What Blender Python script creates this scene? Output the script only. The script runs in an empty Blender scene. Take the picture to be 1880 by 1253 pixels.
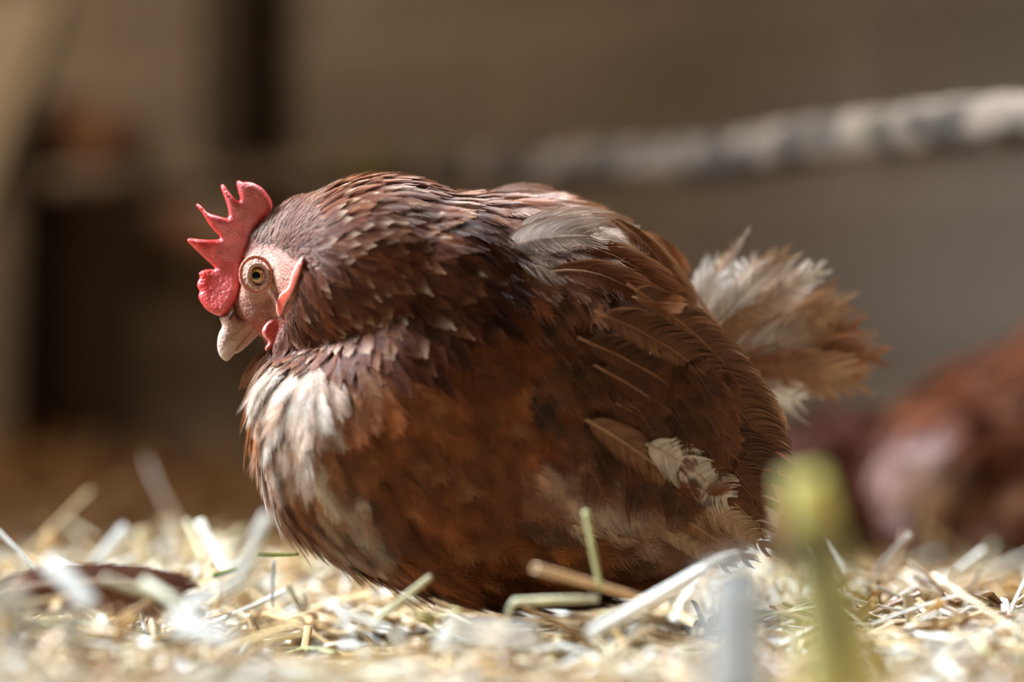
import bpy, bmesh, math, random
import numpy as np
from mathutils import Vector, Matrix, noise
from mathutils.bvhtree import BVHTree
from mathutils.geometry import delaunay_2d_cdt

R = np.random.default_rng(7)
random.seed(7)
C = bpy.context.scene.collection
SC = bpy.context.scene

# ------------------------------------------------------------------ camera, world, lights, exposure
DIST, CAMZ, TILT, FPX = 1.23, 0.10, math.radians(1.716), 85 / 36 * 1880
cam_data = bpy.data.cameras.new('camera')
cam_data.lens = 85; cam_data.sensor_width = 36
cam_data.clip_start = 0.02; cam_data.clip_end = 60
cam_data.dof.use_dof = True
cam_data.dof.focus_distance = 1.212
cam_data.dof.aperture_fstop = 1.7
cam = bpy.data.objects.new('camera', cam_data); C.objects.link(cam)
cam.location = (0, -DIST, CAMZ); cam.rotation_euler = (math.radians(90) + TILT, 0, 0)
SC.camera = cam

SC.view_settings.view_transform = 'Standard'
SC.view_settings.look = 'None'
SC.view_settings.exposure = 0.0
SC.view_settings.gamma = 1.0
SC.view_settings.use_curve_mapping = False

world = bpy.data.worlds.new('barn_air'); SC.world = world; world.use_nodes = True
bg = world.node_tree.nodes['Background']
bg.inputs[0].default_value = (1.0, 0.80, 0.62, 1); bg.inputs[1].default_value = 0.025


def area_light(name, loc, target, size, power, color, size_y=None, spread=180):
    l = bpy.data.lights.new(name, 'AREA'); l.energy = power; l.color = color
    l.shape = 'RECTANGLE'; l.size = size; l.size_y = size_y or size; l.spread = math.radians(spread)
    o = bpy.data.objects.new(name, l); C.objects.link(o); o.location = loc
    o.rotation_euler = (Vector(target) - Vector(loc)).to_track_quat('-Z', 'Y').to_euler()
    return o


area_light('window_light', (-1.12, 0.02, 1.00), (0.0, 0.0, 0.05), 0.5, 20, (0.74, 0.87, 1.0), 0.5, 75)
area_light('front_fill_light', (0.75, -1.5, 1.2), (0.1, 0.1, 0.0), 0.7, 2.0, (1.0, 0.82, 0.66), 0.7)  # unseen fill lamp added at front right to lift the near side of the hen
area_light('overhead_rim_light', (0.30, 0.50, 1.4), (0.16, 0.03, 0.10), 0.3, 6.5, (0.92, 0.95, 1.0), 0.3, 60)  # lamp added overhead to rim the back and tail, no roof opening
area_light('wall_fill_light', (0.9, 1.0, 1.9), (0.6, 2.0, 0.35), 0.5, 5.4, (1.0, 0.87, 0.73), 0.5)  # added lamp that brightens the back wall, no window there
area_light('far_left_fill_light', (-1.0, 0.9, 1.7), (-0.6, 1.3, 0.1), 0.4, 9.5, (1.0, 0.78, 0.55), 0.4, 120)  # extra lamp added to lift the far left litter and lower wall


# ------------------------------------------------------------------ geometry of the view (real distances)
def P(px, py, Y=0.0):
    X = (px - 940) / FPX; Z = (626.5 - py) / FPX
    d = (X, math.cos(TILT) - Z * math.sin(TILT), math.sin(TILT) + Z * math.cos(TILT))
    t = (Y + DIST) / d[1]
    return Vector((d[0] * t, Y, CAMZ + d[2] * t))


YAW = 0.2
X_HEAD = P(500, 500).x


def yc(x): return YAW * (x - X_HEAD)


def B(px, py, v=0.0):
    """point on the hen's middle plane, v metres sideways (negative = towards the viewer)"""
    Y = 0.0
    for _ in range(4): Y = yc(P(px, py, Y).x)
    p = P(px, py, Y - abs(v))
    if v > 0: p.y = 2 * yc(p.x) - p.y
    return p


def side(p):
    """side-view coordinates of a point of the hen"""
    y = yc(p[0]); y = y - abs(p[1] - y); dy = y + DIST
    # invert the projection
    c, s = math.cos(TILT), math.sin(TILT)
    f = dy * c + (p[2] - CAMZ) * s
    u = -dy * s + (p[2] - CAMZ) * c
    return 940 + FPX * p[0] / f, 626.5 - FPX * u / f


PXM = DIST / FPX  # metres per pixel at the hen


# ------------------------------------------------------------------ object helpers
def tag(o, label=None, cat=None, group=None, kind=None):
    if label: o['label'] = label
    if cat: o['category'] = cat
    if group: o['group'] = group
    if kind: o['kind'] = kind
    return o


def mesh_from(name, verts, faces, mat, parent=None, cols=None, smooth=True):
    me = bpy.data.meshes.new(name)
    verts = np.asarray(verts, dtype=np.float32); faces = np.asarray(faces, dtype=np.int32)
    n = faces.shape[1]
    me.vertices.add(len(verts)); me.vertices.foreach_set('co', verts.ravel())
    me.loops.add(faces.size); me.loops.foreach_set('vertex_index', faces.ravel())
    me.polygons.add(len(faces))
    me.polygons.foreach_set('loop_start', np.arange(0, faces.size, n, dtype=np.int32))
    me.polygons.foreach_set('loop_total', np.full(len(faces), n, dtype=np.int32))
    if smooth: me.polygons.foreach_set('use_smooth', np.ones(len(faces), dtype=bool))
    me.update(calc_edges=True)
    if cols is not None:
        a = me.color_attributes.new('tint', 'FLOAT_COLOR', 'POINT')
        c4 = np.ones((len(verts), 4), dtype=np.float32); c4[:, :3] = cols
        a.data.foreach_set('color', c4.ravel())
    if mat: me.materials.append(mat)
    o = bpy.data.objects.new(name, me); C.objects.link(o)
    if parent: o.parent = parent
    return o


def obj_bm(name, bm, mat, parent=None, smooth=True):
    me = bpy.data.meshes.new(name); bm.to_mesh(me); bm.free()
    if smooth:
        for p in me.polygons: p.use_smooth = True
    if mat: me.materials.append(mat)
    o = bpy.data.objects.new(name, me); C.objects.link(o)
    if parent: o.parent = parent
    return o


def empty(name, loc=(0, 0, 0)):
    o = bpy.data.objects.new(name, None); C.objects.link(o); o.location = loc
    return o


def keep(child, parent):
    """parent without moving (the thing's empty is at its base)"""
    child.parent = parent
    child.matrix_parent_inverse = Matrix.Translation(parent.location).inverted()
    return child


# ------------------------------------------------------------------ materials
def new_mat(name):
    m = bpy.data.materials.new(name); m.use_nodes = True
    nt = m.node_tree; b = nt.nodes['Principled BSDF']
    return m, nt, b


def tint_mat(name, rough=0.5, spec=0.4, sheen=0.0, trans=0.0, sss=0.0, sss_col=None, bump=0.0, bscale=300, bdist=0.001, noise_amt=0.0, nscale=60, coat=0.0):
    m, nt, b = new_mat(name)
    at = nt.nodes.new('ShaderNodeAttribute'); at.attribute_name = 'tint'
    colout = at.outputs['Color']
    if noise_amt:
        tc = nt.nodes.new('ShaderNodeTexCoord')
        nz = nt.nodes.new('ShaderNodeTexNoise'); nz.inputs['Scale'].default_value = nscale; nz.inputs['Detail'].default_value = 4
        nt.links.new(tc.outputs['Object'], nz.inputs['Vector'])
        mr = nt.nodes.new('ShaderNodeMapRange'); mr.inputs['From Min'].default_value = 0.3; mr.inputs['From Max'].default_value = 0.7
        mr.inputs['To Min'].default_value = 1 - noise_amt; mr.inputs['To Max'].default_value = 1 + noise_amt
        nt.links.new(nz.outputs['Fac'], mr.inputs['Value'])
        mx = nt.nodes.new('ShaderNodeVectorMath'); mx.operation = 'SCALE'
        nt.links.new(colout, mx.inputs[0]); nt.links.new(mr.outputs[0], mx.inputs['Scale'])
        colout = mx.outputs[0]
    nt.links.new(colout, b.inputs['Base Color'])
    b.inputs['Roughness'].default_value = rough
    b.inputs['Specular IOR Level'].default_value = spec
    if sheen:
        b.inputs['Sheen Weight'].default_value = sheen; b.inputs['Sheen Roughness'].default_value = 0.4
    if coat:
        b.inputs['Coat Weight'].default_value = coat; b.inputs['Coat Roughness'].default_value = 0.25
    if sss:
        b.inputs['Subsurface Weight'].default_value = sss; b.inputs['Subsurface Scale'].default_value = 0.004
        b.inputs['Subsurface Radius'].default_value = (1.0, 0.3, 0.2)
    if bump:
        tc2 = nt.nodes.new('ShaderNodeTexCoord')
        nb = nt.nodes.new('ShaderNodeTexNoise'); nb.inputs['Scale'].default_value = bscale; nb.inputs['Detail'].default_value = 3
        nt.links.new(tc2.outputs['Object'], nb.inputs['Vector'])
        bp = nt.nodes.new('ShaderNodeBump'); bp.inputs['Strength'].default_value = bump; bp.inputs['Distance'].default_value = bdist
        nt.links.new(nb.outputs['Fac'], bp.inputs['Height']); nt.links.new(bp.outputs[0], b.inputs['Normal'])
    if trans:
        tr = nt.nodes.new('ShaderNodeBsdfTranslucent'); nt.links.new(colout, tr.inputs['Color'])
        ms = nt.nodes.new('ShaderNodeMixShader'); ms.inputs[0].default_value = trans
        out = nt.nodes['Material Output']
        nt.links.new(b.outputs[0], ms.inputs[1]); nt.links.new(tr.outputs[0], ms.inputs[2]); nt.links.new(ms.outputs[0], out.inputs[0])
    return m


M_FEATHER = tint_mat('feather_vane', rough=0.52, spec=0.17, trans=0.14, noise_amt=0.15, nscale=90)
M_SKIN = tint_mat('hen_skin', rough=0.5, spec=0.4, sss=0.15, bump=1.0, bscale=620, bdist=.0016, noise_amt=0.22, nscale=350)
M_COMB = tint_mat('comb_flesh', rough=0.40, spec=0.6, sss=0.22, coat=.3, bump=.8, bscale=800, bdist=.0009, noise_amt=0.2, nscale=130)
M_HORN = tint_mat('beak_horn', rough=0.3, spec=0.5, sss=0.15, bump=0.15, bscale=200, noise_amt=0.12, nscale=150)
M_STRAW = tint_mat('straw', rough=0.33, spec=0.6, trans=0.25, noise_amt=0.14, nscale=120, bump=0.25, bscale=500)


M_LEAF = tint_mat('dry_leaf_blade', rough=0.35, spec=0.5, trans=0.5, noise_amt=0.1, nscale=60)


def plain(name, col, rough=0.6, spec=0.4, **k):
    m, nt, b = new_mat(name)
    b.inputs['Base Color'].default_value = (*col, 1); b.inputs['Roughness'].default_value = rough
    b.inputs['Specular IOR Level'].default_value = spec
    for kk, vv in k.items(): b.inputs[kk].default_value = vv
    return m


def wood_mat(name, c1, c2, scale=(6, 6, 60)):
    m, nt, b = new_mat(name)
    tc = nt.nodes.new('ShaderNodeTexCoord'); mp = nt.nodes.new('ShaderNodeMapping'); mp.inputs['Scale'].default_value = scale
    nz = nt.nodes.new('ShaderNodeTexNoise'); nz.inputs['Scale'].default_value = 3; nz.inputs['Detail'].default_value = 6
    cr = nt.nodes.new('ShaderNodeValToRGB'); cr.color_ramp.elements[0].position = .35; cr.color_ramp.elements[1].position = .68
    cr.color_ramp.elements[0].color = (*c1, 1); cr.color_ramp.elements[1].color = (*c2, 1)
    nt.links.new(tc.outputs['Object'], mp.inputs[0]); nt.links.new(mp.outputs[0], nz.inputs['Vector'])
    nt.links.new(nz.outputs['Fac'], cr.inputs[0]); nt.links.new(cr.outputs[0], b.inputs['Base Color'])
    b.inputs['Roughness'].default_value = 0.8
    return m


# ------------------------------------------------------------------ setting: wall, floor
def wall_depth(px): return 1 / (0.4545 - 0.0000590 * (1880 - px))


WL0 = P(-900, 759, wall_depth(-900) - DIST); WL = P(-1200, 759, wall_depth(-1200) - DIST); UV_SHIFT = (WL0 - WL).length; WR = P(2700, 759, wall_depth(2700) - DIST)
wall_dir = Vector((WR.x - WL.x, WR.y - WL.y, 0)); wall_len = wall_dir.length; wall_dir.normalize()
wall_n = Vector((wall_dir.y, -wall_dir.x, 0))


def block_wall_mat():
    m, nt, b = new_mat('concrete_block')
    tc = nt.nodes.new('ShaderNodeTexCoord')
    mp = nt.nodes.new('ShaderNodeMapping'); mp.inputs['Location'].default_value = (0.10 - UV_SHIFT, 0.075, 0)
    br = nt.nodes.new('ShaderNodeTexBrick')
    br.inputs['Scale'].default_value = 1.0; br.inputs['Brick Width'].default_value = 0.40; br.inputs['Row Height'].default_value = 0.19
    br.inputs['Mortar Size'].default_value = 0.011; br.inputs['Mortar Smooth'].default_value = 0.4
    br.inputs['Color1'].default_value = (0.25, 0.20, 0.155, 1); br.inputs['Color2'].default_value = (0.285, 0.23, 0.18, 1)
    br.inputs['Mortar'].default_value = (0.32, 0.26, 0.20, 1); br.inputs['Bias'].default_value = -0.1
    nt.links.new(tc.outputs['UV'], mp.inputs[0]); nt.links.new(mp.outputs[0], br.inputs['Vector'])
    nz = nt.nodes.new('ShaderNodeTexNoise'); nz.inputs['Scale'].default_value = 2.2; nz.inputs['Detail'].default_value = 5
    nt.links.new(tc.outputs['Object'], nz.inputs['Vector'])
    mr = nt.nodes.new('ShaderNodeMapRange'); mr.inputs['From Min'].default_value = .3; mr.inputs['From Max'].default_value = .7
    mr.inputs['To Min'].default_value = .7; mr.inputs['To Max'].default_value = 1.15
    nt.links.new(nz.outputs['Fac'], mr.inputs['Value'])
    mx = nt.nodes.new('ShaderNodeVectorMath'); mx.operation = 'SCALE'
    nt.links.new(br.outputs['Color'], mx.inputs[0]); nt.links.new(mr.outputs[0], mx.inputs['Scale'])
    nt.links.new(mx.outputs[0], b.inputs['Base Color']); b.inputs['Roughness'].default_value = 0.92
    n2 = nt.nodes.new('ShaderNodeTexNoise'); n2.inputs['Scale'].default_value = 120
    nt.links.new(tc.outputs['Object'], n2.inputs['Vector'])
    bp = nt.nodes.new('ShaderNodeBump'); bp.inputs['Strength'].default_value = .5; bp.inputs['Distance'].default_value = .004
    nt.links.new(n2.outputs['Fac'], bp.inputs['Height']); nt.links.new(bp.outputs[0], b.inputs['Normal'])
    return m


def quad_slab(name, a, b_, h0, h1, n, thick, mat):
    bm = bmesh.new()
    f = [(a, h0), (b_, h0), (b_, h1), (a, h1)]
    fr = [bm.verts.new((p.x, p.y, z)) for p, z in f]
    bk = [bm.verts.new((p.x - n.x * thick, p.y - n.y * thick, z)) for p, z in f]
    bm.faces.new(fr[::-1]); bm.faces.new(bk)
    for i in range(4):
        j = (i + 1) % 4; bm.faces.new((fr[i], fr[j], bk[j], bk[i]))
    bmesh.ops.recalc_face_normals(bm, faces=bm.faces)
    uv = bm.loops.layers.uv.new('UVMap')
    L = (b_ - a).normalized()
    for fc in bm.faces:
        for lp in fc.loops:
            d = lp.vert.co - Vector((a.x, a.y, 0)); lp[uv].uv = (d.x * L.x + d.y * L.y, lp.vert.co.z)
    return obj_bm(name, bm, mat, smooth=False)


wall_back = quad_slab('wall_back', WL, WR, -0.15, 1.9, wall_n, 0.15, block_wall_mat())
tag(wall_back, kind='structure', label='rough brown-grey concrete block wall behind the hens')
wall_left = quad_slab('wall_left', Vector((-1.70, -1.2, 0)), Vector((-1.70, WL.y + .02, 0)), -0.15, 1.9, Vector((1, 0, 0)), 0.15, wall_back.data.materials[0])
tag(wall_left, kind='structure', label='concrete block side wall left of the straw')


# ------------------------------------------------------------------ ground relief
def ss(x, a, b): 
    t = np.clip((x - a) / (b - a), 0, 1); return t * t * (3 - 2 * t)


def ground_z(x, y):
    x = np.asarray(x, float); y = np.asarray(y, float)
    z = 0.006 * np.sin(9 * x + 2 * y) * np.cos(8 * y - 3 * x) + 0.003 * np.sin(31 * x + 5) * np.cos(27 * y)
    z = z - 0.026
    # bank of litter at the far left
    z = z + 0.075 * np.exp(-((x + 0.62) / 0.50) ** 2 - ((y - 1.15) / 0.28) ** 2)
    # hump of straw just behind the hen's breast on the left
    z = z + 0.010 * np.exp(-((x + 0.22) / 0.13) ** 2 - ((y - 0.30) / 0.16) ** 2)
    # the floor dips at the back right where the other hens sit
    z = z - 0.022 * ss(x, 0.0, 0.2) * ss(y, 0.25, 0.6)
    z = z + 0.008 * ss(x, 0.12, 0.3) * np.exp(-((y + 0.05) / 0.2) ** 2)
    # low heap of straw in front on the left, the fallen feather lies on it
    z = z + 0.020 * np.exp(-((x + 0.24) / 0.09) ** 2 - ((y + 0.11) / 0.07) ** 2)
    return z


def litter_mat():
    m, nt, b = new_mat('trodden_litter')
    tc = nt.nodes.new('ShaderNodeTexCoord'); mp = nt.nodes.new('ShaderNodeMapping'); mp.inputs['Scale'].default_value = (1, 3, 1)
    nz = nt.nodes.new('ShaderNodeTexNoise'); nz.inputs['Scale'].default_value = 60; nz.inputs['Detail'].default_value = 8
    cr = nt.nodes.new('ShaderNodeValToRGB')
    cr.color_ramp.elements[0].position = .35; cr.color_ramp.elements[1].position = .7
    cr.color_ramp.elements[0].color = (0.085, 0.04, 0.014, 1); cr.color_ramp.elements[1].color = (0.36, 0.20, 0.08, 1)
    nt.links.new(tc.outputs['Object'], mp.inputs[0]); nt.links.new(mp.outputs[0], nz.inputs['Vector'])
    nt.links.new(nz.outputs['Fac'], cr.inputs[0]); nt.links.new(cr.outputs[0], b.inputs['Base Color'])
    b.inputs['Roughness'].default_value = .85
    bp = nt.nodes.new('ShaderNodeBump'); bp.inputs['Strength'].default_value = 1; bp.inputs['Distance'].default_value = .006
    nt.links.new(nz.outputs['Fac'], bp.inputs['Height']); nt.links.new(bp.outputs[0], b.inputs['Normal'])
    return m


gx = np.linspace(-1.72, 1.8, 161); gy = np.linspace(-1.2, 2.6, 166)
GX, GY = np.meshgrid(gx, gy, indexing='ij'); GZ = ground_z(GX, GY)
idx = np.arange(161 * 166).reshape(161, 166)
fq = np.stack([idx[:-1, :-1], idx[1:, :-1], idx[1:, 1:], idx[:-1, 1:]], -1).reshape(-1, 4)
floor = mesh_from('floor', np.stack([GX, GY, GZ], -1).reshape(-1, 3), fq, litter_mat())
tag(floor, kind='structure', label='trodden brown litter floor under the straw')


# ------------------------------------------------------------------ feather builder
def norm_rows(a): return a / (np.linalg.norm(a, axis=-1, keepdims=True) + 1e-12)


def along(A, u):
    """A (N,K,3) sampled at u (N,...) in 0..1, extrapolated beyond the ends"""
    N, K, _ = A.shape
    x = u * (K - 1); i = np.clip(np.floor(x).astype(int), 0, K - 2); f = (x - i)[..., None]
    n = np.arange(N).reshape((N,) + (1,) * (u.ndim - 1))
    return A[n, i] * (1 - f) + A[n, i + 1] * f


def prof_contour(t): return np.clip(0.25 + 2.6 * t, 0, 1) * np.clip((1 - t) * 2.4, 0.10, 1) ** 0.62
def prof_hackle(t): return np.clip(0.45 + 2.0 * t, 0, 1) * np.clip((1 - t) * 1.5, 0.05, 1) ** 0.8
def prof_flight(t): return np.clip(0.5 + 3.0 * t, 0, 1) * np.clip((1 - t) * 5.0, 0.12, 1) ** 0.5


def feathers(S, W, U, L, hw, base, tip, edge, nb=20, prof=prof_contour, fwd=1.3, overlap=1.15, fray=0.25, lift=0.0,
             shaft=None, shaft_w=0.00035, camber=0.12, segs=3, skew=None, tip_from=0.65, edge_from=0.6, down=None, rseed=0, fluff=0.35, tips_taper=0.75, spot=None, bvar=.18):
    """every feather = a shaft and two rows of barbs. S,W,U (N,K,3) shaft points, side vectors, normals; base/tip/edge (N,3) colours."""
    r = np.random.default_rng(rseed)
    N = S.shape[0]
    L = np.broadcast_to(L, (N,)); hw = np.broadcast_to(hw, (N,))
    t = np.linspace(0.05, 0.985, nb)[None, None, :] + r.uniform(-.12, .12, (N, 2, nb)) / nb
    t = np.clip(t, .02, .99)
    wj = hw[:, None, None] * prof(t) * r.uniform(.95, 1.04, (N, 2, nb))
    if skew is not None: wj = wj * np.stack([1 + skew, 1 - skew], 0)[None, :, None]
    s = np.linspace(0, 1, segs + 1)[None, None, None, :]
    sgn = np.array([-1.0, 1.0])[None, :, None, None]
    # groups of barbs lean together so the vane splits
    g = r.normal(0, 1, (N, 2, nb // 7 + 2)); gi = np.arange(nb) / 7.0; gf = np.floor(gi).astype(int); gw = (gi % 1) ** 3
    g0 = g[:, :, gf] * (1 - gw) + g[:, :, gf + 1] * gw
    fl = fray * (0.9 * g0 + 0.22 * r.normal(0, 1, (N, 2, nb)))
    k = (wj / L[:, None, None])[..., None]
    adv = fwd * k * (0.30 * s + 0.70 * s ** 2) + (fl[..., None] * k) * s ** 2
    # short forward tip for the last barbs
    adv = adv + 0.05 * s * (t[..., None] > .93)
    u = t[..., None] + adv
    v = sgn * wj[..., None] * (1.25 * s - 0.25 * s ** 2)
    Ll = L[:, None, None, None]
    du = np.gradient(u, axis=-1) * Ll; dv = np.gradient(v, axis=-1)
    ln = np.sqrt(du ** 2 + dv ** 2) + 1e-9
    pu, pv = -dv / ln * sgn, du / ln * sgn          # perpendicular, pointing to the base side -> flip
    taper = 1 - tips_taper * s ** 1.6
    hb = 0.5 * overlap * (0.93 * Ll / nb) * taper * np.maximum(np.abs(dv / ln), .45)
    lf = (r.normal(0, 1, (N, 2, nb, 1)) * fluff * 0.25 * wj[..., None]) * s ** 2 + lift * wj[..., None] * s
    zc = -camber * v ** 2 / (hw[:, None, None, None] + 1e-9) + lf
    V = []
    for e in (-1, 1):
        uu = u + e * hb * pu / Ll; vv = v + e * hb * pv
        zz = zc + e * hb * 0.28
        V.append(along(S, uu) + along(W, uu) * vv[..., None] + along(U, uu) * zz[..., None])
    V = np.stack(V, -2)                             # N,2,nb,segs+1,2,3
    verts = V.reshape(-1, 3)
    nbv = (segs + 1) * 2
    b0 = np.arange(N * 2 * nb)[:, None] * nbv
    q = np.array([[2 * i, 2 * i + 1, 2 * i + 3, 2 * i + 2] for i in range(segs)])
    faces = (b0[:, :, None] + q[None]).reshape(-1, 4)
    # pigment
    uc = np.clip(u, 0, 1)[..., None]; sc = np.broadcast_to(s, u.shape)[..., None]
    bs = base[:, None, None, None, :]; tp = tip[:, None, None, None, :]; ed = edge[:, None, None, None, :]
    col = bs * r.uniform(1 - bvar, 1 + bvar, (N, 2, nb, 1, 1))
    me = np.clip((sc - edge_from) / (1.001 - edge_from), 0, 1); col = col * (1 - me) + ed * me
    mt = np.clip((uc - tip_from) / (1.001 - tip_from), 0, 1) ** 1.3; col = col * (1 - mt) + tp * mt
    if down is not None:
        md = np.clip((0.35 - uc) / .3, 0, 1); col = col * (1 - md) + np.array(down) * md
    if spot is not None:                           # pale centre spot near the tip of some feathers
        sp = spot[:, None, None, None, None] * np.clip(1 - np.abs(uc - .9) / .10, 0, 1) * np.clip(1 - sc / .7, 0, 1)
        col = col * (1 - sp) + np.array([.72, .62, .52]) * sp
    col = np.repeat(col[..., None, :], 2, axis=-2).reshape(-1, 3)
    # shaft ribbon
    ks = np.linspace(0, 1, 7)[None, :].repeat(N, 0)
    sw = shaft_w * (1.05 - ks) * (L[:, None] / L.mean()) ** .5
    c0 = along(S, ks) + along(U, ks) * (hw[:, None, None] * .03 + 0.0001)
    sv = np.stack([c0 - along(W, ks) * sw[..., None], c0 + along(U, ks) * sw[..., None] * .7, c0 + along(W, ks) * sw[..., None]], 2)
    off = len(verts)
    sb = off + np.arange(N)[:, None, None] * 21
    sq = np.array([[3 * i + j, 3 * i + j + 1, 3 * i + 4 + j, 3 * i + 3 + j] for i in range(6) for j in range(2)])[None]
    sf = (sb + sq).reshape(-1, 4)
    sc_ = (base * .55 + tip * .25 if shaft is None else np.broadcast_to(shaft, (N, 3)))
    scol = np.repeat(sc_[:, None, :], 21, 1).reshape(-1, 3)
    return np.concatenate([verts, sv.reshape(-1, 3)]), np.concatenate([faces, sf]), np.concatenate([col, scol])


def join_parts(lst):
    vs, fs, cs, o = [], [], [], 0
    for v, f, c in lst:
        vs.append(v); fs.append(f + o); cs.append(c); o += len(v)
    return np.concatenate(vs), np.concatenate(fs), np.concatenate(cs)


def bez(p0, p1, p2, K):
    t = np.linspace(0, 1, K)[:, None]
    p0, p1, p2 = (np.array(p, float) for p in (p0, p1, p2))
    return (1 - t) ** 2 * p0 + 2 * t * (1 - t) * p1 + t ** 2 * p2


# ------------------------------------------------------------------ blob bodies
def blob(lofts, balls, voxel=0.003, smooth=6):
    bm = bmesh.new()
    for rings in lofts:
        prev = None; NS = 28
        for (c, hz, hy) in rings:
            ring = [bm.verts.new((c[0], c[1] + hy * math.cos(a), c[2] + hz * math.sin(a))) for a in (2 * math.pi * k / NS for k in range(NS))]
            if prev:
                for k in range(NS):
                    bm.faces.new((prev[k], prev[(k + 1) % NS], ring[(k + 1) % NS], ring[k]))
            else: bm.faces.new(ring[::-1])
            prev = ring
        bm.faces.new(prev)
    for (c, r3, ang) in balls:
        M = Matrix.Translation(Vector(c)) @ Matrix.Rotation(ang, 4, 'Y') @ Matrix.Diagonal((*r3, 1))
        bmesh.ops.create_icosphere(bm, subdivisions=4, radius=1, matrix=M)
    bmesh.ops.recalc_face_normals(bm, faces=bm.faces)
    me = bpy.data.meshes.new('blob'); bm.to_mesh(me); bm.free()
    o = bpy.data.objects.new('blob', me); C.objects.link(o)
    m = o.modifiers.new('r', 'REMESH'); m.mode = 'VOXEL'; m.voxel_size = voxel; m.use_smooth_shade = True
    m2 = o.modifiers.new('s', 'SMOOTH'); m2.iterations = smooth; m2.factor = 0.5
    dg = bpy.context.evaluated_depsgraph_get()
    ev = o.evaluated_get(dg)
    res = bpy.data.meshes.new_from_object(ev)
    bpy.data.objects.remove(o); bpy.data.meshes.remove(me)
    for p in res.polygons: p.use_smooth = True
    return res


def bvh_of(me):
    return BVHTree.FromPolygons([v.co.copy() for v in me.vertices], [tuple(p.vertices) for p in me.polygons])


def sample_surface(me, n, seed=1):
    me.calc_loop_triangles()
    V = np.empty(len(me.vertices) * 3); me.vertices.foreach_get('co', V); V = V.reshape(-1, 3)
    T = np.empty(len(me.loop_triangles) * 3, dtype=np.int32); me.loop_triangles.foreach_get('vertices', T); T = T.reshape(-1, 3)
    a, b_, c = V[T[:, 0]], V[T[:, 1]], V[T[:, 2]]
    ar = np.linalg.norm(np.cross(b_ - a, c - a), axis=1)
    r = np.random.default_rng(seed)
    i = r.choice(len(T), n, p=ar / ar.sum())
    u, v = r.random(n), r.random(n); m = u + v > 1; u[m] = 1 - u[m]; v[m] = 1 - v[m]
    return a[i] + (b_[i] - a[i]) * u[:, None] + (c[i] - a[i]) * v[:, None]


def thin_out(P_, rad):
    """greedy rejection with a radius of its own for every point (<=0: drop)"""
    keep_, grid = [], {}
    cell = 0.010
    for i in range(len(P_)):
        r = rad[i]
        if r <= 0: continue
        p = P_[i]; k = tuple((p / cell).astype(int)); ok = True
        for dx in (-1, 0, 1):
            for dy in (-1, 0, 1):
                for dz in (-1, 0, 1):
                    for j in grid.get((k[0] + dx, k[1] + dy, k[2] + dz), ()):
                        q = P_[j]
                        if (p[0] - q[0]) ** 2 + (p[1] - q[1]) ** 2 + (p[2] - q[2]) ** 2 < min(r, 0.0098) ** 2: ok = False; break
                    if not ok: break
                if not ok: break
            if not ok: break
        if ok:
            keep_.append(i); grid.setdefault(k, []).append(i)
    return keep_


def in_poly(x, y, poly):
    ins = False; j = len(poly) - 1
    for i in range(len(poly)):
        xi, yi = poly[i]; xj, yj = poly[j]
        if (yi > y) != (yj > y) and x < (xj - xi) * (y - yi) / (yj - yi) + xi: ins = not ins
        j = i
    return ins


def march(bvh, p, flow, L, lift0, lift1, K=5, jit=(0, 0, 0)):
    """a shaft that follows the body surface from p along the flow and rises from lift0 to lift1"""
    q, n, _, _ = bvh.find_nearest(Vector(p))
    if n is None: return None
    S, W, U = [], [], []
    d = None; cur = q
    for k in range(K):
        f = flow(cur)
        if k == 0: f = (f + Vector(jit)).normalized()
        if d is not None: f = (d * .65 + f * .35)
        f = f - n * f.dot(n)
        if f.length < 1e-6: f = Vector((0, 0, -1)) - n * n.dot(Vector((0, 0, -1)))
        d = f.normalized()
        fr = k / (K - 1)
        S.append(q + n * (lift0 + (lift1 - lift0) * fr)); U.append(n.copy()); W.append(d.cross(n).normalized())
        cur = q + d * (L / (K - 1))
        q, n2, _, _ = bvh.find_nearest(cur)
        n = n2
    # tilt the normals back by the rise so the vane lies on its shaft
    return S, W, U


def flow_field(ctrl):
    cx = np.array([c[0] for c in ctrl], float); cy = np.array([c[1] for c in ctrl], float)
    cd = norm_rows(np.array([[c[2], c[3]] for c in ctrl], float))

    def f(p):
        x, y = side(p)
        w = 1 / ((cx - x) ** 2 + (cy - y) ** 2 + 150) ** 1.6
        d = (cd * w[:, None]).sum(0); d /= np.linalg.norm(d) + 1e-9
        v = Vector((d[0], YAW * d[0], -d[1])); return v.normalized()
    return f


# ================================================================== THE HEN
hen = empty('hen', B(900, 1120))
tag(hen, 'reddish brown hen with pale breast sitting hunched in the straw in sharp focus', 'hen')

LOFT = [(480, 700, 752, 40), (489, 668, 838, 95), (511, 655, 905, 150), (545, 648, 965, 190), (600, 620, 1003, 225), (680, 520, 1046, 255),
        (760, 385, 1075, 285), (850, 362, 1098, 295), (950, 362, 1105, 292), (1050, 388, 1100, 275), (1140, 430, 1085, 248),
        (1220, 500, 1055, 215), (1290, 585, 1010, 175), (1345, 665, 950, 130), (1380, 740, 890, 80)]
rings = []
for (px, t0, b0, w0) in LOFT:
    a = B(px, t0); b1 = B(px, b0); c = (a + b1) / 2
    rings.append((c, (a.z - b1.z) / 2, w0 * PXM))


def ball(px, py, rx, rz, ry, ang=0.0, v=0.0): return (B(px, py, v), (rx * PXM, ry * PXM, rz * PXM), math.radians(ang))


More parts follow.
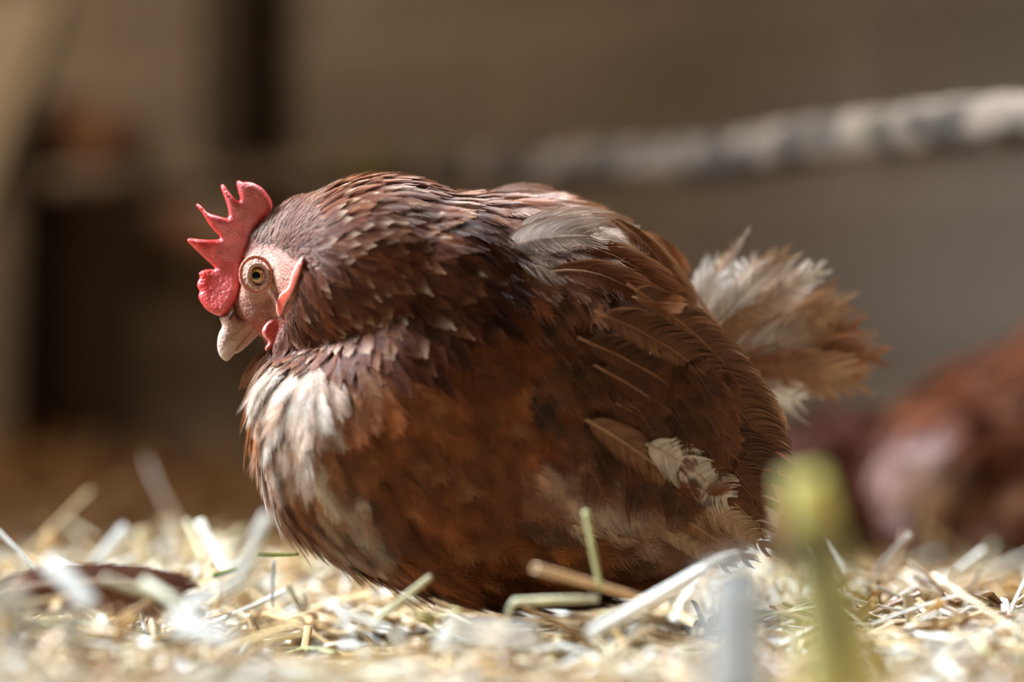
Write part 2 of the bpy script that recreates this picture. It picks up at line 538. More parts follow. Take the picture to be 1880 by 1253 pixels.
balls = [ball(700, 505, 215, 178, 262), ball(585, 480, 110, 118, 118), ball(610, 565, 90, 100, 175), ball(830, 520, 170, 155, 275), ball(548, 560, 50, 80, 62), ball(575, 455, 95, 98, 78),
         ball(522, 484, 80, 88, 56), ball(478, 556, 46, 60, 40), ball(523, 590, 42, 55, 44), ball(455, 560, 30, 34, 26),
         ball(545, 640, 60, 60, 70)]
for sd in (-1, 1):
    balls.append(ball(470, 506, 36, 40, 12, 0, sd * 42 * PXM))       # orbit
    balls.append(ball(535, 590, 18, 34, 9, -15, sd * 40 * PXM))      # ear lobe base
    balls.append(ball(1120, 760, 230, 190, 60, 35, sd * 225 * PXM))  # folded wing
body_me = blob([rings], balls, voxel=0.0026, smooth=9)
BVH = bvh_of(body_me)

FACE = [(431, 470), (442, 455), (470, 447), (500, 455), (530, 466), (549, 478), (546, 515), (540, 550), (530, 578), (517, 608), (502, 636), (470, 640), (425, 612), (420, 520)]
CAPE = [(440, 440), (470, 400), (520, 360), (600, 315), (720, 300), (830, 318), (885, 345), (912, 400), (918, 470), (895, 560), (845, 615), (770, 650), (690, 672), (600, 672), (545, 655), (512, 650),
        (517, 610), (540, 560), (549, 520), (550, 478), (500, 452), (455, 455)]
CROWN = [(435, 455), (450, 425), (480, 392), (530, 355), (560, 360), (585, 420), (575, 480), (548, 485), (500, 450), (455, 452)]
COVERT = [(985, 560), (1060, 470), (1130, 430), (1250, 520), (1330, 640), (1440, 760), (1440, 900), (1300, 900), (1180, 850), (1060, 800), (990, 700)]

ctrl = [(445, 440, .25, -.9), (480, 400, .75, -.65), (540, 365, .85, -.5), (600, 340, .96, -.2), (700, 322, 1, .02), (850, 348, 1, .15),
        (510, 430, .9, -.35), (560, 430, .97, -.1), (540, 475, .9, .35), (560, 520, .6, .8), (545, 580, .25, 1), (530, 630, .1, 1), (600, 600, .5, .85), (620, 520, .8, .6),
        (700, 600, .7, .75), (650, 440, .97, .18), (750, 500, .88, .45), (850, 440, .93, .35), (900, 540, .7, .7), (750, 640, .6, .8),
        (520, 690, -.25, 1), (470, 720, -.05, 1), (480, 850, .15, 1), (530, 950, .45, .9), (620, 1020, .75, .6), (750, 1080, .9, .35),
        (560, 760, .08, 1), (620, 740, .3, .95), (650, 830, .4, .92), (720, 950, .55, .85), (850, 1020, .6, .8), (800, 800, .5, .87), (900, 700, .55, .83),
        (1000, 600, .7, .7), (1000, 900, .7, .65), (1100, 1000, .85, .5), (1150, 800, .6, .8), (1250, 700, .62, .78), (1350, 780, .5, .87),
        (950, 380, .97, .25), (1050, 400, .93, .35), (1130, 440, .8, .6), (1200, 500, .7, .7), (1050, 500, .87, .48), (1300, 620, .62, .78), (1200, 950, .8, .6), (900, 1080, .8, .4)]
flow = flow_field(ctrl)

# pigment map: (x, y, radius x, radius y, colour, strength)
CH = np.array([.235, .070, .020]); DK = np.array([.085, .026, .012]); CR = np.array([.74, .60, .47]); TAN = np.array([.42, .20, .09]); PUR = np.array([.120, .038, .021])
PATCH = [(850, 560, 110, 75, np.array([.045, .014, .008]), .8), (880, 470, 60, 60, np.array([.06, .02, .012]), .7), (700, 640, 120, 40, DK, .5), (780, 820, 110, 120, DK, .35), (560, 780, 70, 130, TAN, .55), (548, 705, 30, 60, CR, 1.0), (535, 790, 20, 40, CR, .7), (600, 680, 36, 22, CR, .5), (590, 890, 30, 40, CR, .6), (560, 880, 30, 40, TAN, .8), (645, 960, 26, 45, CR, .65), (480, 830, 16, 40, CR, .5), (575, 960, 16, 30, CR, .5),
         (1010, 400, 60, 38, CR, 1.0), (960, 415, 45, 35, CR, .8), (1080, 440, 60, 30, CR, .6), (1190, 490, 30, 26, CR, .8), (1230, 560, 30, 30, CR, .4),
         (1000, 850, 60, 40, CR, .75), (1080, 890, 85, 45, CR, .85), (1130, 960, 90, 55, TAN, .9), (1180, 990, 80, 40, CR, .45), (1000, 1000, 80, 40, TAN, .35),
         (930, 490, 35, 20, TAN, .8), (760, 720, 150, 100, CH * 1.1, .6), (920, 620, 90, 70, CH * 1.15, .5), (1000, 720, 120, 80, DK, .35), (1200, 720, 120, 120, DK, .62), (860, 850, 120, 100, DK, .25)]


def pigment(x, y, r=None):
    c = CH.copy()
    c = c * (.95 + 1.1 * noise.noise(Vector((x * .013 + y * .006, y * .011 - x * .008, 2.0))))
    for (a, b_, rx, ry, col, st) in PATCH:
        w = st * math.exp(-(((x - a) / rx) ** 2 + ((y - b_) / ry) ** 2))
        c = c * (1 - w) + col * w
    return c


# body skin colours
nv = len(body_me.vertices)
bc = np.empty((nv, 3), dtype=np.float32)
for i, v in enumerate(body_me.vertices):
    x, y = side(v.co)
    if x < 560 and in_poly(x, y, FACE) or (x < 470 and y > 430 and y < 640):
        n1 = noise.noise(v.co * 260) * .5 + .5
        k = np.array([.40, .155, .105]) * (.8 + .35 * n1)
        de = math.hypot(x - 470, (y - 506) * .9)
        if de < 44: k = np.array([.50, .25, .17])
        if y > 585: k = k * .6 + np.array([.55, .10, .08]) * .4
        bc[i] = k
    else:
        bc[i] = pigment(x, y) * .55 + .01
attr = body_me.color_attributes.new('tint', 'FLOAT_COLOR', 'POINT')
c4 = np.ones((nv, 4), dtype=np.float32); c4[:, :3] = bc; attr.data.foreach_set('color', c4.ravel())
body_me.materials.append(M_SKIN)
body_me.name = 'body'
body = bpy.data.objects.new('body', body_me); C.objects.link(body); keep(body, hen)


def surf_v(x, y, sd):
    """how far the bare body stands out sideways at side-view point (x, y)"""
    o_ = cam.location; d_ = (P(x, y, 0.0) - o_).normalized()
    h_ = BVH.ray_cast(o_, d_)[0]
    if h_ is None: return sd * .010
    return sd * abs(h_.y - yc(h_.x))


# ---- plumage sampled over the body
cand = sample_surface(body_me, 150000, 3)
rad = np.zeros(len(cand)); zone = np.zeros(len(cand), int); SX = np.zeros(len(cand)); SY = np.zeros(len(cand))
for i, p in enumerate(cand):
    x, y = side(p); SX[i] = x; SY[i] = y
    far = p[1] - yc(p[0]) > 0.02
    if x < 565 and (in_poly(x, y, FACE) or (x < 452 and y > 440)): zone[i] = 0; continue
    if in_poly(x, y, CROWN): zone[i] = 1; rad[i] = .0013
    elif in_poly(x, y, CAPE):
        d = math.hypot(x - 500, y - 470) / 400; zone[i] = 2; rad[i] = .0020 + .0040 * min(d, 1)
    elif x < 570 and y < 655: zone[i] = 1; rad[i] = .0016
    elif in_poly(x, y, COVERT): zone[i] = 4; rad[i] = .0062
    else: zone[i] = 3; rad[i] = .0052 if x < 720 else .0060
    if far: rad[i] *= 1.45
kp = thin_out(cand, rad)
print('feathers', len(kp), [int((zone[kp] == z).sum()) for z in range(5)])


def build_zone(name, sel, Lf, Wf, liftf, colf, **kw):
    S, W, U, LL, HW, BC, TC, EC, SP = [], [], [], [], [], [], [], [], []
    for i in sel:
        x, y = SX[i], SY[i]
        L = Lf(x, y) * R.uniform(.85, 1.15)
        l0, l1 = liftf(x, y)
        r = march(BVH, cand[i], flow, L, l0, l1 * R.uniform(.6, 1.5), 5, R.normal(0, .16, 3))
        if r is None: continue
        S.append(r[0]); W.append(r[1]); U.append(r[2]); LL.append(L); HW.append(Wf(x, y) * R.uniform(.85, 1.15))
        a, b_, c, sp = colf(x, y); BC.append(a); TC.append(b_); EC.append(c); SP.append(sp)
    if not S: return None
    v, f, c = feathers(np.array(S), np.array(W), np.array(U), np.array(LL), np.array(HW), np.array(BC), np.array(TC), np.array(EC), spot=np.array(SP), **kw)
    o = mesh_from(name, v, f, M_FEATHER, cols=c)
    keep(o, hen); return o


kp = np.array(kp); zk = zone[kp]


def col_crown(x, y):
    f = max(0, 1 - math.hypot(x - 455, y - 430) / 70)
    b_ = PUR * (.8 + .8 * R.random()) * (1 - f * .5) + np.array([.42, .33, .26]) * f * .7
    return b_, b_ * 1.5 + np.array([.16, .11, .07]), b_ * 1.8 + .04, 0


def col_cape(x, y):
    q = R.random(); up = max(0, min(1, (430 - y) / 100))
    b_ = PUR * (1 - .75 * up) + CH * .8 * .75 * up
    b_ = b_ * R.uniform(.6, 1.35) * (1 - .55 * max(0, min(1, (x - 680) / 180)) * max(0, min(1, (y - 380) / 60)))
    t_ = b_ * 1.3
    if x > 760 and y > 400 and R.random() < .8: q = 1
    near = max(0, 1 - math.hypot(x - 560, y - 470) / 190)
    if q < .45: t_ = np.array([.36, .165, .08]) * R.uniform(.6, 1.1)
    if q < .10 + .3 * near: t_ = np.array([.55, .36, .24])
    e_ = b_ * .8 + CH * .5
    return b_, t_, e_, (1.0 if R.random() < .10 and x < 800 and y < 520 else 0)


def col_body(x, y):
    c = pigment(x + R.normal(0, 16), y + R.normal(0, 16)) * R.uniform(.65, 1.3)
    if x < 640 and R.random() < .14: c = CR * R.uniform(.6, 1.0)
    t_ = c * R.uniform(.8, 1.25)
    if R.random() < .1: t_ = t_ * .5 + TAN * .5
    return c, t_, c * 1.15, 0


def col_covert(x, y):
    c = (pigment(x, y) * .75 + DK * .25) * R.uniform(.7, 1.35)
    return c, c * R.uniform(.8, 1.5), c * 1.3 + np.array([.04, .015, .005]), 0


build_zone('crown_feathers', kp[zk == 1], lambda x, y: .0055, lambda x, y: .0010, lambda x, y: (.0001, .0014), col_crown, nb=7, prof=prof_hackle, fwd=2.2, overlap=.8, shaft_w=.00015, segs=2, rseed=1, fray=.3)


def cd(x, y): return min(1, math.hypot(x - 500, y - 470) / 400)


build_zone('neck_hackles', kp[zk == 2], lambda x, y: .009 + .021 * cd(x, y), lambda x, y: .0021 + .0042 * cd(x, y), lambda x, y: (.0002, .0018 + .0020 * cd(x, y)), col_cape,
           nb=24, prof=prof_hackle, fwd=1.7, overlap=1.5, shaft_w=.0002, segs=3, rseed=2, fray=.12, fluff=.2, tips_taper=.6)
build_zone('body_plumage', kp[zk == 3], lambda x, y: .026 if x < 720 else .031, lambda x, y: .0062 if x < 720 else .0078, lambda x, y: (.0003, .0055), col_body,
           nb=36, fwd=1.5, overlap=1.3, shaft_w=.00022, segs=4, rseed=3, fray=.22, fluff=.45, edge_from=.5, tips_taper=.75)
wingN = kp[zk == 4]
build_zone('wing_coverts', wingN, lambda x, y: .044, lambda x, y: .0080, lambda x, y: (.0001, .0016), col_covert,
           nb=46, fwd=1.5, overlap=1.3, shaft_w=.0003, segs=4, rseed=4, fray=.2, fluff=.3, tips_taper=.7)

brs = np.array([i for i in kp if 455 < SX[i] < 760 and SY[i] > 650 and zone[i] == 3])
brs = R.choice(brs, min(170, len(brs)), replace=False)
build_zone('breast_tufts', brs, lambda x, y: .024, lambda x, y: .0050, lambda x, y: (.002, .0085), col_body,
           nb=30, fwd=1.9, overlap=.75, shaft_w=.0002, segs=4, rseed=8, fray=.55, fluff=.8, edge_from=.5, tips_taper=.85, bvar=.35)

# fine loose filaments that break the outline of the breast, back and head
flo = kp[(zk >= 2)]
flo = R.choice(flo, 500, replace=False)
build_zone('loose_filaments', flo, lambda x, y: .018, lambda x, y: .003, lambda x, y: (.001, .005 if y > 420 else .002), col_body,
           nb=9, fwd=2.6, overlap=.16, shaft_w=.00010, segs=3, rseed=5, fray=.6, fluff=1.5, tips_taper=.7)


# ---- single large feathers (flight feathers, big coverts, tail)
def big_feather(name, p0, p1, p2, v0, v2, hw, base, tip=None, edge=None, face=(0, -1, 0.15), parent=None, nb=60, K=9, prof=prof_flight, fwd=1.5, skew=0.0,
                shaft=None, shaft_w=.0008, seed=0, fray=.18, overlap=1.0, segs=5, vm=None, fluff=.35, camber=.15, tips_taper=.55, tip_from=.75, edge_from=.75, label=None, bodyxf=None, bvar=.22):
    conv = bodyxf or B
    a = conv(p0[0], p0[1], v0); c = conv(p2[0], p2[1], v2); m = conv(p1[0], p1[1], (v0 + v2) / 2 if vm is None else vm)
    S = bez(a, m, c, K)
    T = norm_rows(np.gradient(S, axis=0))
    F = np.array(face, float)[None].repeat(K, 0)
    W = norm_rows(np.cross(T, F)); U = norm_rows(np.cross(W, T))
    L = np.linalg.norm(np.diff(S, axis=0), axis=1).sum()
    base = np.array(base, float); tip = base if tip is None else np.array(tip, float); edge = base if edge is None else np.array(edge, float)
    v, f, c_ = feathers(S[None], W[None], U[None], L, hw, base[None], tip[None], edge[None], nb=nb, prof=prof, fwd=fwd, overlap=overlap, fray=fray, shaft=shaft,
                        shaft_w=shaft_w, camber=camber, segs=segs, skew=np.array(skew), rseed=seed, fluff=fluff, tips_taper=tips_taper, tip_from=tip_from, edge_from=edge_from, bvar=bvar)
    o = mesh_from(name, v, f, M_FEATHER, cols=c_)
    keep(o, hen)
    if parent is not None:
        pass
    if label: o['label'] = label
    return o


DKB = (.10, .038, .016); MB = (.17, .072, .032); WH = (.66, .55, .44); TN = (.40, .235, .125)
mm = 0.001
for sd in (-1, 1):
    fc = (0, 1 * sd, 0.15)
    q = sd * mm
    # primaries, long pale shafts, lowest first
    TP = (.52, .34, .21)
    spec = [((1060, 880), (1210, 965), (1335, 1042), 62, 54, 6.5, TP, TP), ((1095, 862), (1240, 940), (1374, 1030), 67, 57, 6.5, (.34, .17, .08), TP),
            ((1140, 835), (1280, 905), (1406, 1008), 72, 60, 7, TP, (.34, .19, .10)), ((1165, 800), (1290, 860), (1398, 972), 71, 58, 8.5, MB, MB),
            ((1130, 740), (1290, 820), (1402, 930), 75, 60, 10, DKB, MB), ((1090, 670), (1290, 770), (1400, 930), 78, 60, 11, DKB, MB),
            ((1060, 620), (1280, 700), (1418, 890), 79, 58, 11, DKB, DKB), ((1090, 570), (1320, 650), (1428, 860), 78, 54, 12, MB, DKB),
            ((1150, 520), (1350, 640), (1424, 820), 74, 50, 10, MB, TN)]
    for i, (a, b_, c, v0, v2, w, bc_, tc_) in enumerate(spec):
        big_feather('flight_feather', a, b_, c, q * (v0 + 11), q * (v2 + 8), w * mm, bc_, tc_, np.array(bc_) * .8, face=fc, seed=50 + i + (sd > 0) * 30, skew=.25 * (1 if sd < 0 else -1),
                    shaft=(.50, .30, .17) if i < 4 else (.30, .13, .06), shaft_w=.0010 if i < 4 else .0006, fray=.10, nb=120, vm=q * (v0 + 14), fwd=1.3, camber=.35, overlap=1.8)
    # the white split feather in the wing
    big_feather('flight_feather', (1185, 815), (1262, 850), (1335, 915), q * 90, q * 79, 11 * mm, WH, WH, (.55, .42, .30), face=fc, seed=91, shaft=(.55, .38, .25), nb=60, fray=.35, overlap=1.7,
                fwd=1.1, vm=q * 92, label='white split wing feather')
    big_feather('flight_feather', (1075, 770), (1190, 830), (1310, 950), q * 90, q * 78, 9 * mm, (.25, .115, .055), TN, DKB, face=fc, seed=92, nb=80, fray=.15, overlap=1.7, shaft=(.42, .24, .13), shaft_w=.0008, vm=q * 93)

# rows of coverts lying like tiles over the folded wing
cseed = 300
for (xa, ya, xb, yb, n_, Lp) in [(1240, 600, 1235, 830, 8, 165), (1190, 560, 1180, 840, 9, 150), (1140, 520, 1120, 835, 10, 135), (1085, 490, 1060, 820, 10, 125), (1030, 480, 1000, 790, 10, 115), (975, 500, 950, 740, 8, 105)]:
    for i in range(n_):
        f_ = (i + R.uniform(-.25, .25)) / (n_ - 1); x = xa + (xb - xa) * f_ + R.uniform(-14, 14); y = ya + (yb - ya) * f_
        ang = math.radians(52 + 10 * (1 - f_) + R.uniform(-7, 7)); L_ = Lp * R.uniform(.85, 1.15)
        if x > 1190 and f_ > .6: L_ *= .85
        ex, ey = x + L_ * math.cos(ang), y + L_ * math.sin(ang)
        mx_, my_ = (x + ex) / 2 + 10, (y + ey) / 2 - 9
        a0 = surf_v(x, y, -1) - .0015; am = surf_v(mx_, my_, -1) - .0065; a1 = surf_v(min(ex, 1330), min(ey, 900), -1) - .0085
        am = min(am, (a0 + a1) / 2); a1 = min(a1, am + .012)
        c_ = np.array([.062, .024, .011]) * R.uniform(.7, 1.9) + np.array([.05, .012, .0]) * max(0, R.random() - .4)
        for s2 in ((-1, 1) if i % 2 else (-1,)):
            cseed += 1
            big_feather('covert_feather', (x, y), (mx_, my_), (ex, ey), -s2 * a0 * -1 if False else s2 * abs(a0), s2 * abs(a1), R.uniform(9.5, 12) * mm, c_, c_ * 1.5 + np.array([.03, .01, 0]), c_ * 1.5 + np.array([.15, .065, .028]),
                        face=(0, s2, .2), seed=cseed, nb=70, fray=.20, overlap=1.35, prof=prof_contour, shaft=tuple(c_ * 2.2 + .03), shaft_w=.00045, vm=s2 * abs(am), camber=.3, fwd=1.5, edge_from=.68, tip_from=.8, fluff=.25, bvar=.42)

# hanging fringe feathers on the wing edge and curled back feathers
extra = [((1240, 590), (1340, 650), (1424, 790), -72, -50, 12, (.20, .085, .035), (.42, .26, .15), (.74, .62, .45)),
         ((1120, 400), (1200, 440), (1262, 560), -40, -34, 12, (.23, .09, .04), (.30, .13, .06), (.66, .42, .22)),
         ((1060, 385), (1170, 420), (1252, 520), -30, -26, 11, (.25, .10, .045), (.34, .16, .08), (.60, .36, .19)),
         ((930, 430), (1000, 372), (1130, 412), -34, -26, 15, (.56, .46, .38), (.30, .14, .07), (.36, .13, .06)),
         ((860, 385), (930, 335), (1010, 352), -14, -12, 9, (.20, .07, .03), (.30, .14, .07), (.50, .30, .16)),
         ((900, 372), (990, 335), (1125, 402), 0, 0, 11, (.24, .09, .04), (.42, .22, .10), (.58, .38, .20)),
         ((1175, 425), (1230, 440), (1252, 496), -4, 0, 7, (.30, .11, .045), (.42, .18, .07), (.50, .30, .16)),
         ((1160, 545), (1210, 562), (1252, 556), -84, -88, 4.5, (.36, .13, .05), (.50, .22, .09), (.45, .2, .09)),
         ((1170, 430), (1260, 520), (1300, 640), -30, -26, 11, (.62, .50, .38), (.40, .20, .10), (.30, .12, .05)),
         ((1210, 500), (1290, 580), (1352, 700), -20, -20, 12, (.25, .10, .045), (.34, .15, .07), (.50, .28, .15)),
         ((1180, 580), (1300, 620), (1370, 700), -66, -50, 8, (.55, .42, .32), (.34, .16, .08), (.28, .12, .06)),
         ((1010, 500), (1100, 480), (1200, 560), -70, -66, 12, (.22, .085, .04), (.28, .12, .05), (.42, .22, .11)),
         ((900, 478), (965, 425), (1085, 432), -66, -54, 14, (.66, .56, .50), (.58, .46, .38), (.34, .15, .07)),
         ((925, 440), (1000, 398), (1100, 418), -52, -44, 13, (.70, .60, .52), (.60, .48, .38), (.50, .30, .20)),
         ((528, 640), (478, 640), (463, 700), -6, -6, 7, (.26, .10, .05), (.30, .13, .07), (.44, .24, .14)),
         ((532, 655), (482, 668), (466, 742), -16, -14, 7, (.46, .26, .17), (.40, .2, .12), (.5, .32, .22)),
         ((1040, 450), (1130, 450), (1230, 540), -56, -50, 12, (.26, .10, .045), (.30, .12, .05), (.52, .32, .17))]
for i, (a, b_, c, v0, v2, w, bc_, tc_, ec_) in enumerate(extra):
    big_feather('back_feather', a, b_, c, v0 * mm, v2 * mm, w * mm, bc_, tc_, ec_, face=(0, -1, .9 if v0 > -50 else .35), seed=120 + i, nb=84, fray=.16, overlap=1.6, shaft=(.36, .2, .1), shaft_w=.0004, fwd=2.0,
                prof=prof_contour, fluff=.35, camber=.5, edge_from=.45, tip_from=.6)

# tail: a frayed fan
WH = (.84, .77, .68)
TN = (.46, .28, .16)
tailsp = [((1330, 485), 13, 9, WH, WH), ((1352, 448), 7, 3, TN, TN), ((1375, 420), 2, 2.2, (.4, .28, .2), (.4, .28, .2)), ((1390, 480), -3, 9, WH, WH), ((1415, 485), 10, 8, WH, (.42, .17, .07)),
          ((1445, 470), -8, 8, WH, TN), ((1478, 500), 4, 9, WH, WH), ((1508, 496), -10, 7, TN, WH), ((1530, 545), 8, 10, WH, (.42, .2, .1)),
          ((1556, 560), -6, 10, TN, TN), ((1580, 600), 2, 11, TN, (.36, .16, .08)), ((1612, 655), -4, 10, MB, (.36, .16, .08)), ((1590, 700), 6, 11, TN, (.42, .22, .11)),
          ((1560, 690), -12, 10, (.32, .14, .07), TN), ((1520, 700), 9, 10, (.3, .13, .06), (.5, .36, .22)), ((1470, 735), -3, 9, WH, WH), ((1440, 745), 10, 8, WH, WH), ((1300, 540), 2, 9, WH, WH), ((1318, 505), -5, 8, WH, WH), ((1400, 520), 6, 10, WH, WH), ((1460, 530), -2, 10, WH, TN), ((1550, 640), 12, 11, TN, TN), ((1500, 600), -9, 10, WH, TN)]
for i, ((tx, ty), dv, w, bc_, tc_) in enumerate(tailsp):
    rx, ry = 1262, 640 + i * 3
    mx_, my_ = (rx + tx) / 2 - 8 + 0.02 * (ty - 600), (ry + ty) / 2 + (-22 if ty > 600 else -6)
    big_feather('tail_feather', (rx, ry), (mx_, my_), (tx, ty), dv * mm * .5, (dv + 4) * mm, w * mm * 1.15, bc_, tc_, np.array(bc_) * .5 + np.array(TN) * .5, face=(-.12, -1, .05 + .02 * dv), seed=200 + i, nb=90, fray=.45,
                fwd=1.3, overlap=1.6, shaft=(.42, .25, .14), shaft_w=.0007, fluff=.5, tips_taper=.75, camber=.2, tip_from=.5, edge_from=.5)


# ------------------------------------------------------------------ inflated outlines (comb, beak, wattles)
def smooth_closed(pts, sub=4, keep_sharp=None):
    n = len(pts); out = []
    for i in range(n):
        p0, p1, p2, p3 = (np.array(pts[(i + k) % n], float) for k in (-1, 0, 1, 2))
        for j in range(sub):
            t = j / sub
            out.append(.5 * ((2 * p1) + (-p0 + p2) * t + (2 * p0 - 5 * p1 + 4 * p2 - p3) * t * t + (-p0 + 3 * p1 - 3 * p2 + p3) * t ** 3))
    return np.array(out)


def inflate(name, outline, T, Rr, mat, colf, v0=0.0, step=2.6, sub=4, offf=None, parent=hen, Tf=None):
    pts = smooth_closed(outline, sub)
    n = len(pts)
    x0, y0 = pts.min(0); x1, y1 = pts.max(0)
    A, Bp = pts, np.roll(pts, -1, 0)
    inner = []

    def dist(p):
        ab = Bp - A; t = np.clip(((p - A) * ab).sum(1) / ((ab ** 2).sum(1) + 1e-9), 0, 1)
        return np.sqrt((((A + ab * t[:, None]) - p) ** 2).sum(1)).min()
    row = 0; y = y0
    poly = [tuple(p) for p in pts]
    while y < y1:
        x = x0 + (step / 2 if row % 2 else 0)
        while x < x1:
            if in_poly(x, y, poly):
                d = dist(np.array((x, y)))
                if d > step * .45: inner.append((x, y, d))
            x += step
        y += step * .866; row += 1
    co = [Vector(p) for p in poly] + [Vector((a, b_)) for a, b_, d in inner]
    edges = [(i, (i + 1) % n) for i in range(n)]
    vo, eo, fo, ov, oe, of = delaunay_2d_cdt(co, edges, [list(range(n))], 1, 1e-5)
    dd = []
    for v in vo: dd.append(dist(np.array((v.x, v.y))))
    bm = bmesh.new(); fr, bk, cl = [], [], []
    for v, d in zip(vo, dd):
        h = T * math.sqrt(max(0, 1 - (1 - min(d / Rr, 1)) ** 2))
        if Tf: h *= Tf(v.x, v.y)
        o_ = offf(v.x, v.y) if offf else 0
        if d < 0.3:
            q = bm.verts.new(B(v.x, v.y, v0 + o_)); fr.append(q); bk.append(q); cl.append(colf(v.x, v.y, d))
        else:
            h += T * .06 * noise.noise(Vector((v.x * .25, v.y * .25, 1)))
            fr.append(bm.verts.new(B(v.x, v.y, v0 + o_ - h))); bk.append(bm.verts.new(B(v.x, v.y, v0 + o_ + h)))
            cl.append(colf(v.x, v.y, d)); cl.append(colf(v.x, v.y, d))
    for f in fo:
        try: bm.faces.new([fr[i] for i in f])
        except ValueError: pass
        try: bm.faces.new([bk[i] for i in f][::-1])
        except ValueError: pass
    bmesh.ops.recalc_face_normals(bm, faces=bm.faces)
    o = obj_bm(name, bm, mat)
    a = o.data.color_attributes.new('tint', 'FLOAT_COLOR', 'POINT')
    cc = np.ones((len(o.data.vertices), 4), dtype=np.float32); cc[:, :3] = np.array(cl); a.data.foreach_set('color', cc.ravel())
    if parent: keep(o, parent)
    return o


def U2(l): return [(320 + a * .3192, 300 + b_ * .3192) for a, b_ in l]


comb_o = U2([(270, 878), (225, 868), (180, 838), (150, 800), (134, 765), (140, 735), (126, 705), (130, 680), (142, 655), (138, 630), (165, 613), (195, 608), (228, 606), (215, 585), (175, 548), (120, 495), (78, 452), (78, 436), (95, 432),
             (150, 438), (205, 441), (258, 437), (258, 415), (225, 385), (190, 335), (160, 285), (127, 245), (133, 233), (155, 245), (190, 282), (245, 302), (300, 316), (313, 300), (308, 255), (290, 200), (268, 140), (274, 122), (290, 128),
             (315, 165), (345, 200), (372, 217), (378, 200), (368, 160), (358, 112), (372, 99), (392, 108), (420, 107), (450, 112), (478, 125), (505, 142), (530, 170), (552, 205), (560, 240), (552, 268), (530, 300), (500, 335), (470, 380),
             (450, 430), (430, 480), (400, 540), (385, 600), (378, 680), (368, 750), (340, 810), (310, 860)])


def comb_col(x, y, d):
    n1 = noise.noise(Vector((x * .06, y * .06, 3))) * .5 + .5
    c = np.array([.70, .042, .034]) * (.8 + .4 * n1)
    # pink sheen painted into the colour on the broad middle, redder rims and points
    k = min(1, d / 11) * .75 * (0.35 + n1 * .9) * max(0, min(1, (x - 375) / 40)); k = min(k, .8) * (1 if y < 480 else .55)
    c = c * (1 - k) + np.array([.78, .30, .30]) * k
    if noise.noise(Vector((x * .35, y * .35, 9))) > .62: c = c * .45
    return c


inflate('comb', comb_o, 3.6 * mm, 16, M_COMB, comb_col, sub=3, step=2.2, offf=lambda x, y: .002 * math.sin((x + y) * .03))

beak_o = U2([(262, 884), (275, 935), (255, 985), (247, 1040), (252, 1085), (270, 1118), (296, 1138), (318, 1128), (345, 1100), (390, 1052), (440, 1003), (495, 958), (535, 935), (528, 905), (480, 880), (430, 880), (385, 890), (355, 880),
             (350, 840), (330, 815), (300, 850)])


def beak_col(x, y, d):
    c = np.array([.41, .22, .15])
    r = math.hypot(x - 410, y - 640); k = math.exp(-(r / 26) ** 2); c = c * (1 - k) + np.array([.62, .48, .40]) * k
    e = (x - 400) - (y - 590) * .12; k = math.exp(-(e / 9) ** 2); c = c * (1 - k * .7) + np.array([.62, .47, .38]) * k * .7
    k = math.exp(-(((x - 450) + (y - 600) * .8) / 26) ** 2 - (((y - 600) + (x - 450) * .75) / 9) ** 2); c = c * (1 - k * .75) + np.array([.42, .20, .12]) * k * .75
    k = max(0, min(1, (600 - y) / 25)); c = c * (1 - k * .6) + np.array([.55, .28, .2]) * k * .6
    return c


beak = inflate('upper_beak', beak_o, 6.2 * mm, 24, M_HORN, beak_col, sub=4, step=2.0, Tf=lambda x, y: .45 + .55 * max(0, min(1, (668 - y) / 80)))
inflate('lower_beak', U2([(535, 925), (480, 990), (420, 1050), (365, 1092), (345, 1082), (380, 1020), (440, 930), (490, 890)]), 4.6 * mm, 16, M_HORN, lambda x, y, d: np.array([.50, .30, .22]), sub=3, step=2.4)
for sd in (-1, 1):
    # nostril: dark slit in a fleshy rim
    bm = bmesh.new(); bmesh.ops.create_uvsphere(bm, u_segments=16, v_segments=10, radius=1, matrix=Matrix.Translation(B(424, 580, sd * 5.3 * mm)) @ Matrix.Rotation(math.radians(28), 4, 'Y') @ Matrix.Diagonal((.0011, .0009, .0029, 1)))
    o = obj_bm('nostril', bm, plain('nostril_dark', (.10, .035, .025), .6)); keep(o, hen)


def wat_col(x, y, d):
    c = np.array([.62, .065, .05]); k = max(0, 1 - d / 5) * .5
    return c * (1 - k) + np.array([.85, .50, .42]) * k


for sd in (-1, 1):
    lobe = U2([(738, 535), (715, 560), (692, 600), (672, 650), (660, 700), (640, 728), (610, 752), (590, 790), (584, 830), (592, 868), (606, 888), (622, 862), (640, 815), (664, 775), (684, 735), (700, 690), (716, 650), (732, 600), (742, 560)])
    inflate('ear_lobe', lobe, 2.0 * mm, 7, M_COMB, lambda x, y, d: (lambda k: np.array([.62, .08, .045]) * (1 - k) + np.array([.86, .56, .46]) * k)(max(0, 1 - d / 3.5) * .8), v0=sd * 1.6 * mm, sub=3, step=2.0,
            offf=lambda x, y, sd=sd: surf_v(x, y, sd))
    wat = U2([(505, 955), (540, 905), (580, 890), (612, 900), (618, 940), (608, 985), (585, 1030), (555, 1065), (528, 1080), (522, 1062), (540, 1030), (520, 1005), (508, 985)])
    inflate('wattle', wat, 2.4 * mm, 8, M_COMB, wat_col, v0=sd * 9.5 * mm, sub=3, step=2.2)


